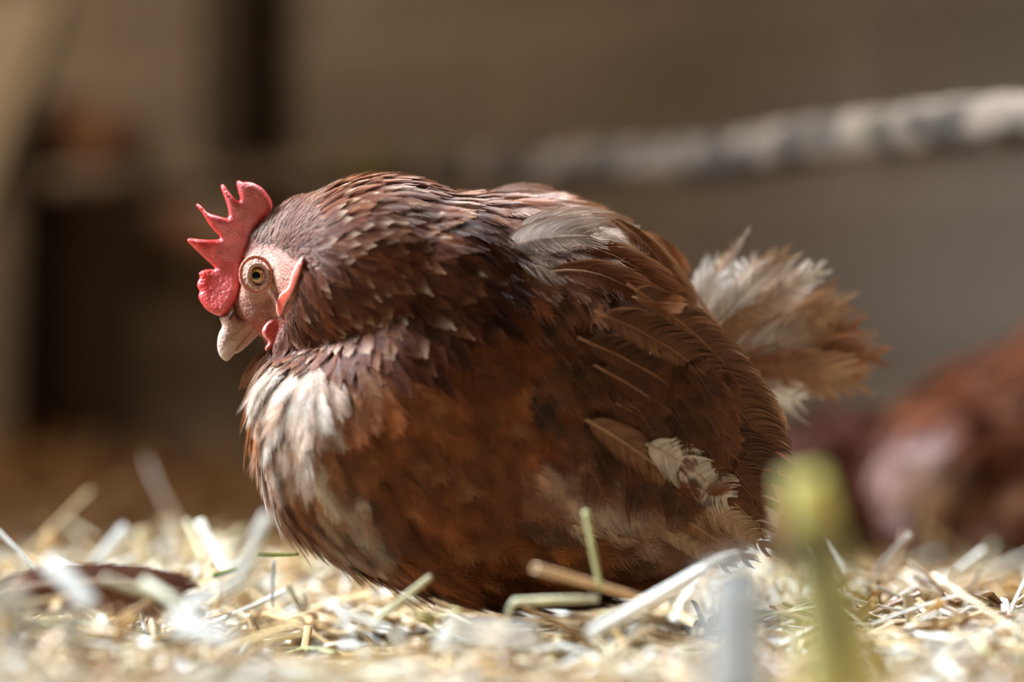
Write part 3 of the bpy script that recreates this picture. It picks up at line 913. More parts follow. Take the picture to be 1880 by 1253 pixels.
# ---- eyes
def eye_material():
    m, nt, b = new_mat('hen_eye')
    tc = nt.nodes.new('ShaderNodeTexCoord'); sp = nt.nodes.new('ShaderNodeSeparateXYZ'); nt.links.new(tc.outputs['Object'], sp.inputs[0])
    cmb = nt.nodes.new('ShaderNodeCombineXYZ'); nt.links.new(sp.outputs['X'], cmb.inputs['X']); nt.links.new(sp.outputs['Y'], cmb.inputs['Y'])
    ln = nt.nodes.new('ShaderNodeVectorMath'); ln.operation = 'LENGTH'; nt.links.new(cmb.outputs[0], ln.inputs[0])
    mr = nt.nodes.new('ShaderNodeMapRange'); mr.inputs['From Max'].default_value = .0062
    nt.links.new(ln.outputs['Value'], mr.inputs['Value'])
    cr = nt.nodes.new('ShaderNodeValToRGB'); nt.links.new(mr.outputs[0], cr.inputs[0])
    e = cr.color_ramp.elements; e[0].position = 0; e[0].color = (.004, .004, .005, 1); e[1].position = 1; e[1].color = (.05, .025, .015, 1)
    for pos, col in ((.33, (.004, .004, .005)), (.36, (.55, .38, .13)), (.46, (.48, .20, .045)), (.58, (.25, .075, .02)), (.66, (.07, .02, .01))):
        n_ = e.new(pos); n_.color = (*col, 1)
    nt.links.new(cr.outputs[0], b.inputs['Base Color'])
    b.inputs['Roughness'].default_value = .12; b.inputs['Coat Weight'].default_value = 1; b.inputs['Coat Roughness'].default_value = .02
    return m


M_EYE = eye_material()


def ring_tube(name, cx, cy, rx, ry, tube, vfun, col, ang=0, mat=M_SKIN, ysq=1.0, n=48, m=10):
    vs, cs = [], []
    ca, sa = math.cos(ang), math.sin(ang)
    for i in range(n):
        a = 2 * math.pi * i / n
        for j in range(m):
            b_ = 2 * math.pi * j / m
            rr = 1 + 0
            ex = (rx + tube * math.cos(b_)) * math.cos(a); ey = (ry + tube * math.cos(b_)) * math.sin(a)
            if a > 0: pass
            X = cx + ex * ca - ey * sa; Y = cy + ex * sa + ey * ca
            p = B(X, Y, vfun(X, Y)); p.y -= tube * PXM * math.sin(b_) * ysq * (1 if vfun(X, Y) < 0 else -1)
            vs.append(p[:]); cs.append(col)
    fs = [[i * m + j, ((i + 1) % n) * m + j, ((i + 1) % n) * m + (j + 1) % m, i * m + (j + 1) % m] for i in range(n) for j in range(m)]
    o = mesh_from(name, np.array(vs), np.array(fs), mat, cols=np.array(cs)); keep(o, hen); return o


for sd in (-1, 1):
    # where the face skin is
    q = B(473, 507, sd * .1)
    hit = BVH.ray_cast(q, Vector((0, -sd, 0)))[0]
    vs_ = (hit.y - yc(hit.x))
    print('eye surface', vs_)
    bm = bmesh.new(); bmesh.ops.create_uvsphere(bm, u_segments=40, v_segments=24, radius=.0062)
    for v in bm.verts:                    # flatten a little, cornea bulge towards +Z
        v.co.z *= .82
    o = obj_bm('eye', bm, M_EYE)
    gaze = Vector((-.10, sd * 1.0, -.03)).normalized()
    o.rotation_euler = gaze.to_track_quat('Z', 'Y').to_euler()
    o.location = B(474, 507, vs_ - sd * .0030)
    keep(o, hen)
    va = vs_ + sd * .0006
    ring_tube('eyelid', 473, 507, 17.0, 21.5, 4.2, lambda X, Y: va, (.47, .31, .22), ang=-.12, ysq=.7)
    ring_tube('eyelid_fold', 470, 504, 28, 32, 3.6, lambda X, Y: va - sd * .0012, (.48, .21, .14), ang=-.12, ysq=.40)

# short bristles on the bare face
bs = [i for i in range(len(cand)) if 436 < SX[i] < 545 and 440 < SY[i] < 612 and math.hypot(SX[i] - 471, SY[i] - 506) > 35 and in_poly(SX[i], SY[i], FACE)]
bs = [bs[i] for i in R.choice(len(bs), min(240, len(bs)), replace=False)]
build_zone('face_bristles', bs, lambda x, y: .0030, lambda x, y: .00022, lambda x, y: (.0, .0011), lambda x, y: ((.20, .09, .06), (.10, .04, .03), (.3, .15, .1), 0), nb=3, prof=prof_hackle, fwd=3, overlap=.05, shaft_w=.00005, segs=2, rseed=6)


# ================================================================== STRAW
def straw_arrays(c, d, L, r, flat, bend, roll, ns=6, nr=4):
    """many stalks at once: c centres, d directions, L lengths, r radii, flat = thickness ratio"""
    N = len(c)
    up = np.tile(np.array([0, 0, 1.0]), (N, 1))
    s_ = norm_rows(np.cross(d, up)); u_ = np.cross(s_, d)
    cr, sr = np.cos(roll)[:, None], np.sin(roll)[:, None]
    a_ = s_ * cr + u_ * sr; b_ = -s_ * sr + u_ * cr
    t = np.linspace(-.5, .5, nr)[None, :, None]
    cen = c[:, None, :] + d[:, None, :] * t * L[:, None, None] + u_[:, None, :] * (bend[:, None, None] * (.25 - t ** 2) * 4) * L[:, None, None]
    ang = 2 * np.pi * np.arange(ns) / ns
    ring = (a_[:, None, None, :] * np.cos(ang)[None, None, :, None] + b_[:, None, None, :] * (np.sin(ang)[None, None, :, None] * flat[:, None, None, None]))
    v = cen[:, :, None, :] + ring * r[:, None, None, None]
    base = (np.arange(N) * nr * ns)[:, None, None, None]
    i = np.arange(nr - 1)[:, None]; j = np.arange(ns)[None, :]; j2 = (j + 1) % ns
    q = np.stack([i * ns + j, i * ns + j2, (i + 1) * ns + j2, (i + 1) * ns + j], -1)[None]
    return v.reshape(-1, 3), (base + q).reshape(-1, 4)


PAL = np.array([[.78, .64, .40], [.86, .83, .74], [.68, .48, .23], [.50, .31, .13], [.74, .68, .42], [.86, .85, .80], [.34, .19, .08], [.60, .58, .28]])
PW = np.array([.18, .15, .20, .18, .05, .08, .14, .02]); PW = PW / PW.sum()
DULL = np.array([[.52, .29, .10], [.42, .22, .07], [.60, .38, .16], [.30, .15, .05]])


def hen_top(x, y):
    """True where the hen's belly presses on the straw"""
    return ((x - .02) / .165) ** 2 + ((y - yc(x)) / .085) ** 2 < 1


def scatter(n, y0, y1, seed, pal, pw, lens, rads, hgt, pitch, margin=.30, keepf=None):
    r = np.random.default_rng(seed)
    y = r.uniform(y0, y1, n); hw_ = (y + DIST) * 940 / FPX + margin
    x = r.uniform(-1, 1, n) * hw_
    k = r.random(n) < hw_ / hw_.max()
    if keepf is not None: k &= keepf(x, y, r)
    x, y = x[k], y[k]; n = len(x)
    L = r.uniform(*lens, n) * np.where(r.random(n) < .15, 1.7, 1)
    rd = r.uniform(*rads, n)
    az = r.uniform(0, 2 * np.pi, n); pt = r.normal(0, pitch, n)
    under = hen_top(x, y)
    pt = np.where(under, pt * .15, pt)
    d = np.stack([np.cos(az) * np.cos(pt), np.sin(az) * np.cos(pt), np.sin(pt)], -1)
    h = r.uniform(0, 1, n) ** 1.3 * hgt
    h = np.where(under, h * .2 - .004, h)
    z = ground_z(x, y) + h + np.abs(np.sin(pt)) * L * .30
    c = np.stack([x, y, z], -1)
    flat = np.where(r.random(n) < .45, r.uniform(.12, .3, n), r.uniform(.75, 1, n))
    rd = np.where(flat < .4, rd * 1.5, rd)
    v, f = straw_arrays(c, d, L, rd, flat, r.normal(0, .04, n), r.uniform(-.6, .6, n))
    col = pal[r.choice(len(pal), n, p=pw)] * r.uniform(.8, 1.1, (n, 1))
    return v, f, np.repeat(col, 24, 0)


near_f = lambda x, y, r: np.ones(len(x), bool)
def wall_y(x): return np.interp(x, [WL.x, WR.x], [WL.y, WR.y]) - .08


fade = lambda x, y, r: (y < wall_y(x)) & (r.random(len(x)) < np.where(x < 0.05, 1 - ss(y, .34, .5) * .93, 1 - ss(y, .5, .8) * .8))
A1 = scatter(19000, -.56, .20, 11, PAL, PW, (.018, .055), (.0008, .0018), .016, .17)
A2 = scatter(9500, .10, .95, 12, PAL, PW, (.022, .070), (.0009, .0019), .018, .22, keepf=fade)
A3 = scatter(7500, -.50, .55, 13, PAL, PW, (.004, .014), (.0010, .0028), .024, .5, keepf=fade)   # chaff
A4 = scatter(2200, -.34, .50, 14, PAL, PW, (.025, .055), (.0008, .0015), .022, .42, keepf=lambda x, y, r: ~hen_top(x, y) & ~((x > -.17) & (x < .14) & (y < .02)) & fade(x, y, r))
v, f, c = join_parts([A1, A2, A3, A4])
bed = mesh_from('straw_bedding', v, f, M_STRAW, cols=c)
tag(bed, 'loose pale golden chopped straw spread over the floor around the hen', 'straw', kind='stuff')
A5 = scatter(8500, .45, 1.9, 15, DULL, np.array([.3, .3, .2, .2]), (.02, .06), (.001, .0022), .02, .35, keepf=lambda x, y, r: (y < wall_y(x)) & (x > -1.6))  # browner pieces strewn over the far floor
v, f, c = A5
far_bed = mesh_from('far_litter', v, f, M_STRAW, cols=c)
tag(far_bed, 'dull brown litter heaped towards the wall', 'litter', kind='stuff')


def stalk(label, pts, r, col, flat=1.0, taper=.15, node=None, name='straw_stalk', roll=0.0, split=False):
    """one stalk through points (px, py, Y); r in metres"""
    W_ = [np.array(P(*p)) for p in pts]
    if len(W_) == 2: K = bez(W_[0], (W_[0] + W_[1]) / 2, W_[1], 12)
    elif len(W_) == 3: K = bez(W_[0], W_[1] * 2 - (W_[0] + W_[2]) / 2, W_[2], 18)
    else:
        K = np.array(W_)
    base = K[0].copy()
    T = norm_rows(np.gradient(K, axis=0)); n = len(K); ns = 14
    Fv = np.array([0, -1.0, .25]); Wv = norm_rows(np.cross(T, Fv[None])); Uv = norm_rows(np.cross(Wv, T))
    cr, sr = math.cos(roll), math.sin(roll); Wv, Uv = Wv * cr + Uv * sr, Uv * cr - Wv * sr
    vs, cs = [], []
    rr = random.Random(hash(label) % 1000)

    def ring(i, rad):
        for j in range(ns):
            a = 2 * math.pi * j / ns
            vs.append(K[i] - base + Wv[i] * math.cos(a) * rad + Uv[i] * math.sin(a) * rad * flat)
            cs.append(np.array(col) * (1 + .12 * math.sin(j * 2.3 + i * .15)))
    rads = []
    for i in range(n):
        t = i / (n - 1); rad = r * (1 - taper * t)
        if node is not None and abs(t - node) < .06: rad *= 1.22
        rads.append(rad); ring(i, rad)
    for i in (n - 1, 0): ring(i, rads[i] * .62)         # inner walls: hollow ends
    def inner(i, k):
        for j in range(ns):
            a = 2 * math.pi * j / ns
            vs.append(K[i] + T[i] * k - base + Wv[i] * math.cos(a) * rads[i] * .6 + Uv[i] * math.sin(a) * rads[i] * flat * .6); cs.append(np.array(col) * .35)
    inner(n - 1, -r * 4); inner(0, r * 4)
    fs = [[i * ns + j, i * ns + (j + 1) % ns, (i + 1) * ns + (j + 1) % ns, (i + 1) * ns + j] for i in range(n - 1) for j in range(ns)]
    e1, e0, i1, i0 = n * ns, (n + 1) * ns, (n + 2) * ns, (n + 3) * ns
    for j in range(ns):
        k = (j + 1) % ns
        fs.append([(n - 1) * ns + j, (n - 1) * ns + k, e1 + k, e1 + j]); fs.append([k, j, e0 + j, e0 + k])
        fs.append([e1 + j, e1 + k, i1 + k, i1 + j]); fs.append([e0 + k, e0 + j, i0 + j, i0 + k])
    o = mesh_from(name, np.array(vs), np.array(fs), M_LEAF if flat < .45 else M_STRAW, cols=np.array(cs)); o.location = base
    tag(o, label, 'straw', 'loose single straw stalks')
    return o


Wh, Go, Ye, Br, Tn = (.90, .86, .78), (.74, .58, .32), (.66, .58, .20), (.48, .30, .14), (.66, .44, .24)
stalk('thick pale straw stalk slanting up to the right before the wing tip', [(1085, 1165, -.17), (1190, 1105, -.15), (1292, 1045, -.13)], .0030, Wh, flat=.8)
stalk('torn flat end of straw curling beyond the thick slanting stalk', [(1270, 1062, -.13), (1310, 1030, -.125), (1358, 1015, -.12)], .0018, Wh, flat=.3)
stalk('tan straw stalk with a pale cut end lying against the hen below the wing', [(982, 1044, -.145), (1060, 1065, -.125), (1180, 1100, -.10)], .0023, Tn)
stalk('thin yellow-green straw standing upright before the belly feathers', [(1075, 937, -.12), (1088, 1010, -.12), (1103, 1085, -.12)], .0013, (.62, .60, .30))
stalk('pale straw rising to the right with a dark cut end under the breast', [(682, 1148, -.115), (740, 1100, -.11), (790, 1060, -.10)], .0017, (.72, .66, .40))
stalk('short split white straw lying in front of the rising cut stalk', [(602, 1112, -.12), (660, 1135, -.125), (720, 1160, -.13)], .0020, Wh, flat=.4)
stalk('small white straw crossing beneath the split white straw', [(612, 1105, -.12), (632, 1135, -.125), (652, 1172, -.13)], .0014, Wh, flat=.5)
stalk('horizontal cream straw bent over at its left end beneath the hen', [(942, 1106, -.13), (1020, 1102, -.13), (1098, 1100, -.13)], .0017, (.72, .66, .42))
stalk('short upright straw under the left end of the bent cream straw', [(944, 1105, -.13), (936, 1120, -.13), (932, 1142, -.13)], .0012, (.7, .64, .4), flat=.5)
stalk('short straw with a black frayed tip standing left of the breast', [(528, 1073, -.10), (540, 1098, -.10), (556, 1124, -.10)], .0013, (.50, .42, .24))
stalk('small torn upright straw beside the black tipped one', [(560, 1085, -.10), (560, 1100, -.10), (563, 1122, -.10)], .0012, Wh, flat=.4)
stalk('bright white flat straw blade standing tilted at the left of the breast', [(440, 1062, -.20), (465, 1000, -.20), (492, 945, -.20)], .0031, Wh, flat=.25, roll=.3)
stalk('broad white straw blade lying at the foot of the tilted blade', [(345, 1112, -.21), (395, 1088, -.21), (450, 1058, -.20)], .0034, Wh, flat=.3, roll=.4)
stalk('faint upright straw very close to the camera beside the white blades', [(452, 1170, -.36), (448, 1090, -.36), (470, 1000, -.36)], .0022, (.62, .58, .46), flat=.3)
stalk('tall yellow straw blade standing blurred close to the camera on the right', [(1560, 1290, -.42), (1515, 1080, -.42), (1474, 868, -.42)], .0150, (.98, .92, .50), flat=.15, roll=.35, taper=.55)
stalk('broad whitish straw blade standing blurred below the wing tip', [(1352, 1290, -.42), (1354, 1170, -.42), (1352, 1055, -.42)], 0.0120, (.95, .95, .92), flat=.12, roll=.5, taper=.05)
stalk('long grey-white straw leaning right in front of the background hens', [(1575, 1102, .12), (1618, 1040, .12), (1672, 982, .12)], .0020, (.72, .66, .60), flat=.6)
stalk('long bent straw standing alone against the dark at the far left', [(268, 838, .46), (300, 915, .44), (352, 1000, .42)], .0015, (.24, .13, .05), flat=.6, taper=-.2)
stalk('pale straw leaning left behind the white blades', [(366, 958, .16), (392, 1010, .15), (418, 1050, .14)], .0026, (.84, .80, .66), flat=.5)
stalk('blurred whitish straw leaning right at the left rim of the bedding', [(232, 968, .22), (195, 1010, .22), (165, 1045, .22)], .0032, (.82, .80, .74), flat=.4)
stalk('stubby golden straw standing upright on the rim of the bedding', [(262, 970, .24), (266, 1000, .24), (268, 1030, .24)], .0036, (.76, .62, .36), flat=.5)
stalk('orange-brown stub of straw on the rim near the left edge', [(96, 978, .24), (84, 1010, .24), (76, 1035, .24)], .0036, (.66, .42, .18), flat=.5)
stalk('white straw blade slanting down over the fallen feather', [(88, 1030, -.24), (128, 1070, -.25), (168, 1115, -.26)], .0040, Wh, flat=.3)
stalk('small blurred white straw blade below the fallen feather', [(112, 1128, -.30), (128, 1155, -.30), (142, 1188, -.30)], .0040, Wh, flat=.3)
stalk('wide blurred white straw blade in the middle of the left foreground', [(318, 1140, -.28), (370, 1160, -.29), (432, 1180, -.30)], .0045, Wh, flat=.3)
stalk('pale straw crossing over the tip of the fallen feather', [(262, 1068, -.20), (300, 1092, -.21), (340, 1122, -.22)], .0022, (.74, .68, .46), flat=.4)
stalk('big blurred white straw at the left edge of the photograph', [(0, 1080, -.33), (25, 1120, -.33), (60, 1160, -.33)], .0060, Wh, flat=.35)
stalk('thin cream straw crossing low over the fallen feather', [(190, 1062, -.19), (240, 1080, -.19), (290, 1095, -.19)], .0016, (.74, .68, .46), flat=.5)
stalk('long white straw lying flat in front of the belly', [(820, 1145, -.17), (890, 1152, -.17), (985, 1160, -.17)], .0030, Wh, flat=.4)
stalk('second long white straw lying just nearer than the first', [(800, 1178, -.21), (900, 1182, -.21), (985, 1192, -.21)], .0038, Wh, flat=.35)
stalk('olive straw curl half buried under the hen', [(766, 1135, -.13), (788, 1140, -.13), (798, 1168, -.13)], .0018, (.50, .44, .14), flat=.5)

# short green blade of dry grass
g = stalk('short bright green grass blade lying left of the breast', [(392, 1058, -.06), (415, 1052, -.06), (434, 1044, -.06)], .0010, (.22, .30, .05), flat=.4, name='grass_blade'); g['category'] = 'grass'; del g['group']
g = stalk('thin green grass stem bent across the straw beside the breast', [(470, 1018, .02), (510, 1020, .02), (548, 1018, .02)], .0010, (.32, .34, .08), flat=.4, name='grass_blade'); g['category'] = 'grass'; del g['group']
w_ = stalk('thin grey wire looping down into the straw left of the breast', [(503, 1030, -.07), (500, 1085, -.07), (502, 1118, -.07)], .0007, (.30, .33, .38), name='wire'); w_['category'] = 'wire'; del w_['group']

# fallen feather lying in the straw
pa, pm, pc = P(-60, 1100, -.11), P(190, 1040, -.11), P(357, 1105, -.10)
S = bez(pa, pm, pc, 9); T = norm_rows(np.gradient(S, axis=0)); F = np.array([0, -1.0, .38])[None].repeat(9, 0)
Wf = norm_rows(np.cross(T, F)); Uf = norm_rows(np.cross(Wf, T))
Ln = np.linalg.norm(np.diff(S, axis=0), axis=1).sum()
ff = empty('fallen_feather', P(180, 1080, -.11))
v, f, c = feathers(S[None], Wf[None], Uf[None], Ln, .0125, np.array([[.20, .085, .05]]), np.array([[.17, .07, .045]]), np.array([[.26, .14, .10]]), nb=130, prof=prof_flight, fwd=1.2, overlap=1.7, fray=.03,
                   shaft=(.45, .30, .22), shaft_w=.0009, fluff=.05, camber=.9, segs=5, tips_taper=.2, skew=np.array(.1), rseed=77)
vane = mesh_from('vane', v, f, M_FEATHER, cols=c); keep(vane, ff)
tag(ff, 'fallen brown wing feather with a rounded tip lying in the straw', 'feather')
sh = stalk('x', [(-60, 1100, -.1105), (160, 1066, -.1105), (345, 1089, -.1015)], .0010, (.45, .32, .24), taper=.6, name='quill')
for k in ('label', 'category', 'group'): del sh[k]
keep(sh, ff)


# ================================================================== PERCH AND WALL FITTINGS
def bark_mat():
    m, nt, b = new_mat('lichen_bark')
    tc = nt.nodes.new('ShaderNodeTexCoord')
    def nz(scale, detail=4, off=0):
        mp = nt.nodes.new('ShaderNodeMapping'); mp.inputs['Location'].default_value = (off, off, off)
        n = nt.nodes.new('ShaderNodeTexNoise'); n.inputs['Scale'].default_value = scale; n.inputs['Detail'].default_value = detail
        nt.links.new(tc.outputs['Object'], mp.inputs[0]); nt.links.new(mp.outputs[0], n.inputs['Vector']); return n
    def mix(fac, a, b2, lo, hi):
        mr = nt.nodes.new('ShaderNodeMapRange'); mr.inputs['From Min'].default_value = lo; mr.inputs['From Max'].default_value = hi
        nt.links.new(fac, mr.inputs['Value'])
        mx = nt.nodes.new('ShaderNodeMix'); mx.data_type = 'RGBA'; nt.links.new(mr.outputs[0], mx.inputs[0])
        for k, c_ in ((6, a), (7, b2)):
            if isinstance(c_, tuple): mx.inputs[k].default_value = (*c_, 1)
            else: nt.links.new(c_, mx.inputs[k])
        return mx.outputs[2]
    c1 = mix(nz(26, 3).outputs['Fac'], (.050, .036, .025), (.20, .148, .108), .46, .56)
    c2 = mix(nz(11, 3, 5).outputs['Fac'], c1, (.15, .12, .03), .62, .70)
    nt.links.new(c2, b.inputs['Base Color']); b.inputs['Roughness'].default_value = .9
    return m


perch_pts = [((40, 335), 2.70), ((300, 325), 2.60), ((620, 308), 2.38), ((900, 300), 2.16), ((1130, 288), 1.97), ((1330, 280), 1.86), ((1500, 250), 1.77), ((1640, 235), 1.69), ((1760, 222), 1.64), ((1890, 212), 1.58), ((2100, 195), 1.50), ((2500, 170), 1.40)]
PK = np.array([P(a[0], a[1] + 10, d - DIST) for a, d in perch_pts])
tt = np.linspace(0, len(PK) - 1, 140)


def catmull(PK, t):
    i = int(min(t, len(PK) - 1.0001)); f_ = t - i
    p0, p1, p2, p3 = PK[max(i - 1, 0)], PK[i], PK[i + 1], PK[min(i + 2, len(PK) - 1)]
    return .5 * (2 * p1 + (p2 - p0) * f_ + (2 * p0 - 5 * p1 + 4 * p2 - p3) * f_ ** 2 + (-p0 + 3 * p1 - 3 * p2 + p3) * f_ ** 3)


cen = np.array([catmull(PK, t) for t in tt]); T = norm_rows(np.gradient(cen, axis=0))
s_ = norm_rows(np.cross(T, np.array([[0, 0, 1.0]]))); u_ = np.cross(s_, T)
vs = []
for i in range(140):
    for j in range(32):
        a = 2 * math.pi * j / 32
        n_ = noise.noise(Vector((i * .22, math.cos(a) * 1.2, math.sin(a) * 1.2)))
        rr = .0182 * (1 + .10 * n_ + .04 * math.sin(i * .21))
        if 108 < i < 113: rr *= 1.1
        vs.append(cen[i] + (s_[i] * math.cos(a) + u_[i] * math.sin(a)) * rr)
fs = [[i * 32 + j, i * 32 + (j + 1) % 32, (i + 1) * 32 + (j + 1) % 32, (i + 1) * 32 + j] for i in range(139) for j in range(32)]
fs += [[j, j + 1, 31 - j - 1, 31 - j] for j in range(15)]
fs += [[139 * 32 + q_ for q_ in (j + 1, j, 31 - j, 30 - j)] for j in range(15)]
vs = np.array(vs); base = cen[0].copy()
perch = mesh_from('perch', vs - base, fs, bark_mat()); perch.location = base
tag(perch, 'mottled grey lichen covered round branch perch running behind the hen', 'perch')


def beam(name, a, b_, w, d, mat, label, cat, roll=0.0):
    """a sawn board from a to b with slightly rounded edges"""
    a, b_ = Vector(a), Vector(b_); ax = (b_ - a); L = ax.length
    bm = bmesh.new(); bmesh.ops.create_cube(bm, size=1, matrix=Matrix.Diagonal((w, d, L, 1)))
    bmesh.ops.bevel(bm, geom=bm.edges[:], offset=min(w, d) * .08, segments=2, affect='EDGES')
    bmesh.ops.translate(bm, verts=bm.verts, vec=(0, 0, L / 2))
    o = obj_bm(name, bm, mat, smooth=False)
    o.location = a; q = ax.to_track_quat('Z', 'Y'); o.rotation_euler = (q.to_matrix().to_4x4() @ Matrix.Rotation(roll, 4, 'Z')).to_euler()
    tag(o, label, cat); return o


M_DARK = wood_mat('dark_timber', (.040, .029, .020), (.085, .060, .040))
M_RED = wood_mat('red_brown_wood', (.16, .07, .035), (.28, .13, .07))
M_PALE = wood_mat('pale_board', (.27, .22, .155), (.34, .28, .20))
wy = lambda px, off=0.0: wall_depth(px) - DIST - off
beam('timber_post', P(432, 300, wy(432, .05)), P(428, -330, wy(428, .05)), .075, .05, M_DARK, 'dark vertical timber on the wall above the left part of the perch', 'post', roll=0)
beam('perch_post', P(70, 905, wy(85, .10)), P(92, 225, wy(92, .10)), .050, .045, M_DARK, 'dark upright post holding the left end of the perch', 'post')
_e = cen[-6]
beam('perch_post', (_e[0], _e[1] + .062, float(ground_z(_e[0], _e[1])) - .01), (_e[0], _e[1] + .062, _e[2] + .06), .045, .045, M_DARK, 'dark upright post holding the right end of the perch outside the picture', 'post')
beam('wood_block', P(105, 215, wy(100, .12)), P(235, 276, wy(230, .12)), .055, .05, M_RED, 'reddish brown wooden block above the left end of the perch', 'block')
beam('brace_board', P(310, 395, wy(310, .06)), P(415, 475, wy(410, .06)), .035, .02, M_RED, 'short reddish brace board slanting on the wall behind the comb', 'board')
beam('leaning_board', P(-345, 1000, wy(0, .40)), P(20, 0, wy(0, .16)), .17, .02, M_PALE, 'pale board leaning against the wall at the far left edge', 'board')


# ================================================================== THE HENS BEHIND
def back_hen(label, loc, loft_rings, ball_list, colf, flowf, spacing, L, Wd, seed, comb_pts=None, beak_at=None, name='hen'):
    """a hen further back: one continuous body, coarser plumage, comb, beak, eye, legs. All coordinates local to loc."""
    root = empty(name, loc); tag(root, label, 'hen', 'hens in the background')
    me = blob([loft_rings] if loft_rings else [], ball_list, voxel=.0045, smooth=7)
    nv = len(me.vertices); cc = np.ones((nv, 4), dtype=np.float32)
    for i, v_ in enumerate(me.vertices): cc[i, :3] = np.array(colf(v_.co)) * .7
    me.color_attributes.new('tint', 'FLOAT_COLOR', 'POINT').data.foreach_set('color', cc.ravel())
    me.materials.append(M_SKIN); me.name = 'body'
    o = bpy.data.objects.new('body', me); C.objects.link(o); o.parent = root
    bv = bvh_of(me); pts = sample_surface(me, 9000, seed)
    kp = thin_out(pts, np.full(len(pts), spacing))
    r = np.random.default_rng(seed); S, W, U, col = [], [], [], []
    for i in kp:
        q = march(bv, pts[i], flowf, L * r.uniform(.8, 1.2), .0004, .007 * r.uniform(.5, 1.6), 4, r.normal(0, .2, 3))
        if q is None: continue
        S.append(q[0]); W.append(q[1]); U.append(q[2]); col.append(np.array(colf(Vector(pts[i]))) * r.uniform(.7, 1.3))
    col = np.array(col)
    v_, f_, c_ = feathers(np.array(S), np.array(W), np.array(U), L, Wd, col, col * 1.2, col, nb=12, fwd=1.5, overlap=1.3, fray=.3, segs=2, rseed=seed)
    pl = mesh_from('body_plumage', v_, f_, M_FEATHER, cols=c_); pl.parent = root
    return root, bv


def add_head_bits(root, hc, fwd_, up_, scale=1.0):
    """comb, beak, eyes and wattles for a head at hc (local) looking along fwd_"""
    fwd_ = Vector(fwd_).normalized(); sidev = fwd_.cross(Vector(up_)).normalized(); up_ = sidev.cross(fwd_)
    M = Matrix((( fwd_.x, sidev.x, up_.x, hc[0]), (fwd_.y, sidev.y, up_.y, hc[1]), (fwd_.z, sidev.z, up_.z, hc[2]), (0, 0, 0, 1))) @ Matrix.Scale(scale, 4)
    # comb: five points, tapering thickness
    prof = [(-.020, .012), (-.026, .030), (-.018, .040), (-.012, .026), (-.006, .046), (0, .028), (.006, .047), (.010, .026), (.017, .040), (.019, .022), (.027, .028), (.026, .012), (.018, .008), (-.008, .010)]
    bm = bmesh.new(); fr = [bm.verts.new((a, -.0026, b_)) for a, b_ in prof]; bk = [bm.verts.new((a, .0026, b_)) for a, b_ in prof]
    f1 = bm.faces.new(fr); f2 = bm.faces.new(bk[::-1])
    for i in range(len(prof)):
        j = (i + 1) % len(prof); bm.faces.new((fr[i], bk[i], bk[j], fr[j]))
    bmesh.ops.triangulate(bm, faces=[f1, f2]); bmesh.ops.recalc_face_normals(bm, faces=bm.faces)
    bmesh.ops.transform(bm, matrix=M, verts=bm.verts)
    o = obj_bm('comb', bm, M_RFLESH, smooth=False); o.parent = root
    bm = bmesh.new(); bmesh.ops.create_cone(bm, cap_ends=True, segments=16, radius1=.008, radius2=.0012, depth=.026, matrix=M @ Matrix.Translation((.027, 0, -.006)) @ Matrix.Rotation(math.radians(105), 4, 'Y') @ Matrix.Diagonal((1, .8, 1, 1)))
    o = obj_bm('beak', bm, M_RHORN); o.parent = root
    for s in (-1, 1):
        bm = bmesh.new(); bmesh.ops.create_uvsphere(bm, u_segments=16, v_segments=10, radius=.0048, matrix=M @ Matrix.Translation((.006, s * .0125, .002)))
        o = obj_bm('eye', bm, M_RHORN if False else M_REYE); o.parent = root
        bm = bmesh.new(); bmesh.ops.create_icosphere(bm, subdivisions=3, radius=1, matrix=M @ Matrix.Translation((.010, s * .006, -.024)) @ Matrix.Diagonal((.007, .003, .012, 1)))
        o = obj_bm('wattle', bm, M_RFLESH); o.parent = root


M_RFLESH = plain('red_flesh', (.55, .06, .05), .45)
M_RHORN = plain('pale_horn', (.55, .40, .28), .4)
M_REYE = plain('dark_eye', (.03, .015, .01), .15)
M_LEG = plain('scaly_leg', (.60, .42, .20), .6)


def legs(root, xs, ztop, zbot):
    for x, y in xs:
        bm = bmesh.new()
        bmesh.ops.create_cone(bm, cap_ends=True, segments=12, radius1=.0055, radius2=.007, depth=ztop - zbot, matrix=Matrix.Translation((x, y, (ztop + zbot) / 2)))
        for a in (-30, 0, 30, 180):
            ln_ = .05 if a != 180 else .025
            M = Matrix.Translation((x, y, zbot + .004)) @ Matrix.Rotation(math.radians(a + 180), 4, 'Z') @ Matrix.Translation((ln_ / 2, 0, 0)) @ Matrix.Rotation(math.radians(90), 4, 'Y')
            bmesh.ops.create_cone(bm, cap_ends=True, segments=10, radius1=.0045, radius2=.002, depth=ln_, matrix=M)
        o = obj_bm('leg', bm, M_LEG); o.parent = root


# first: dark hen crouching with the head held low, seen side on (faces left)
YA = 0.66
oA = P(1535, 1045, YA); oA.z = float(ground_z(oA.x, YA)) + .004


def LA(px, py, dy=0.0): return P(px, py, YA + dy) - oA + Vector((0, 0, 0))


kA = (YA + DIST) / FPX
ballsA = [(LA(1560, 900, .05), (.062, .085, .060), .2), (LA(1540, 830, .02), (.045, .05, .036), 0), (LA(1485, 850, -.01), (.030, .030, .028), .3), (LA(1462, 895, -.02), (.017, .015, .022), .2), (LA(1590, 960, .08), (.060, .080, .045), 0)]


def colA(p):
    if p.x < LA(1490, 0).x and p.z < LA(0, 870).z: return (.42, .12, .09)
    return (.105, .030, .016)


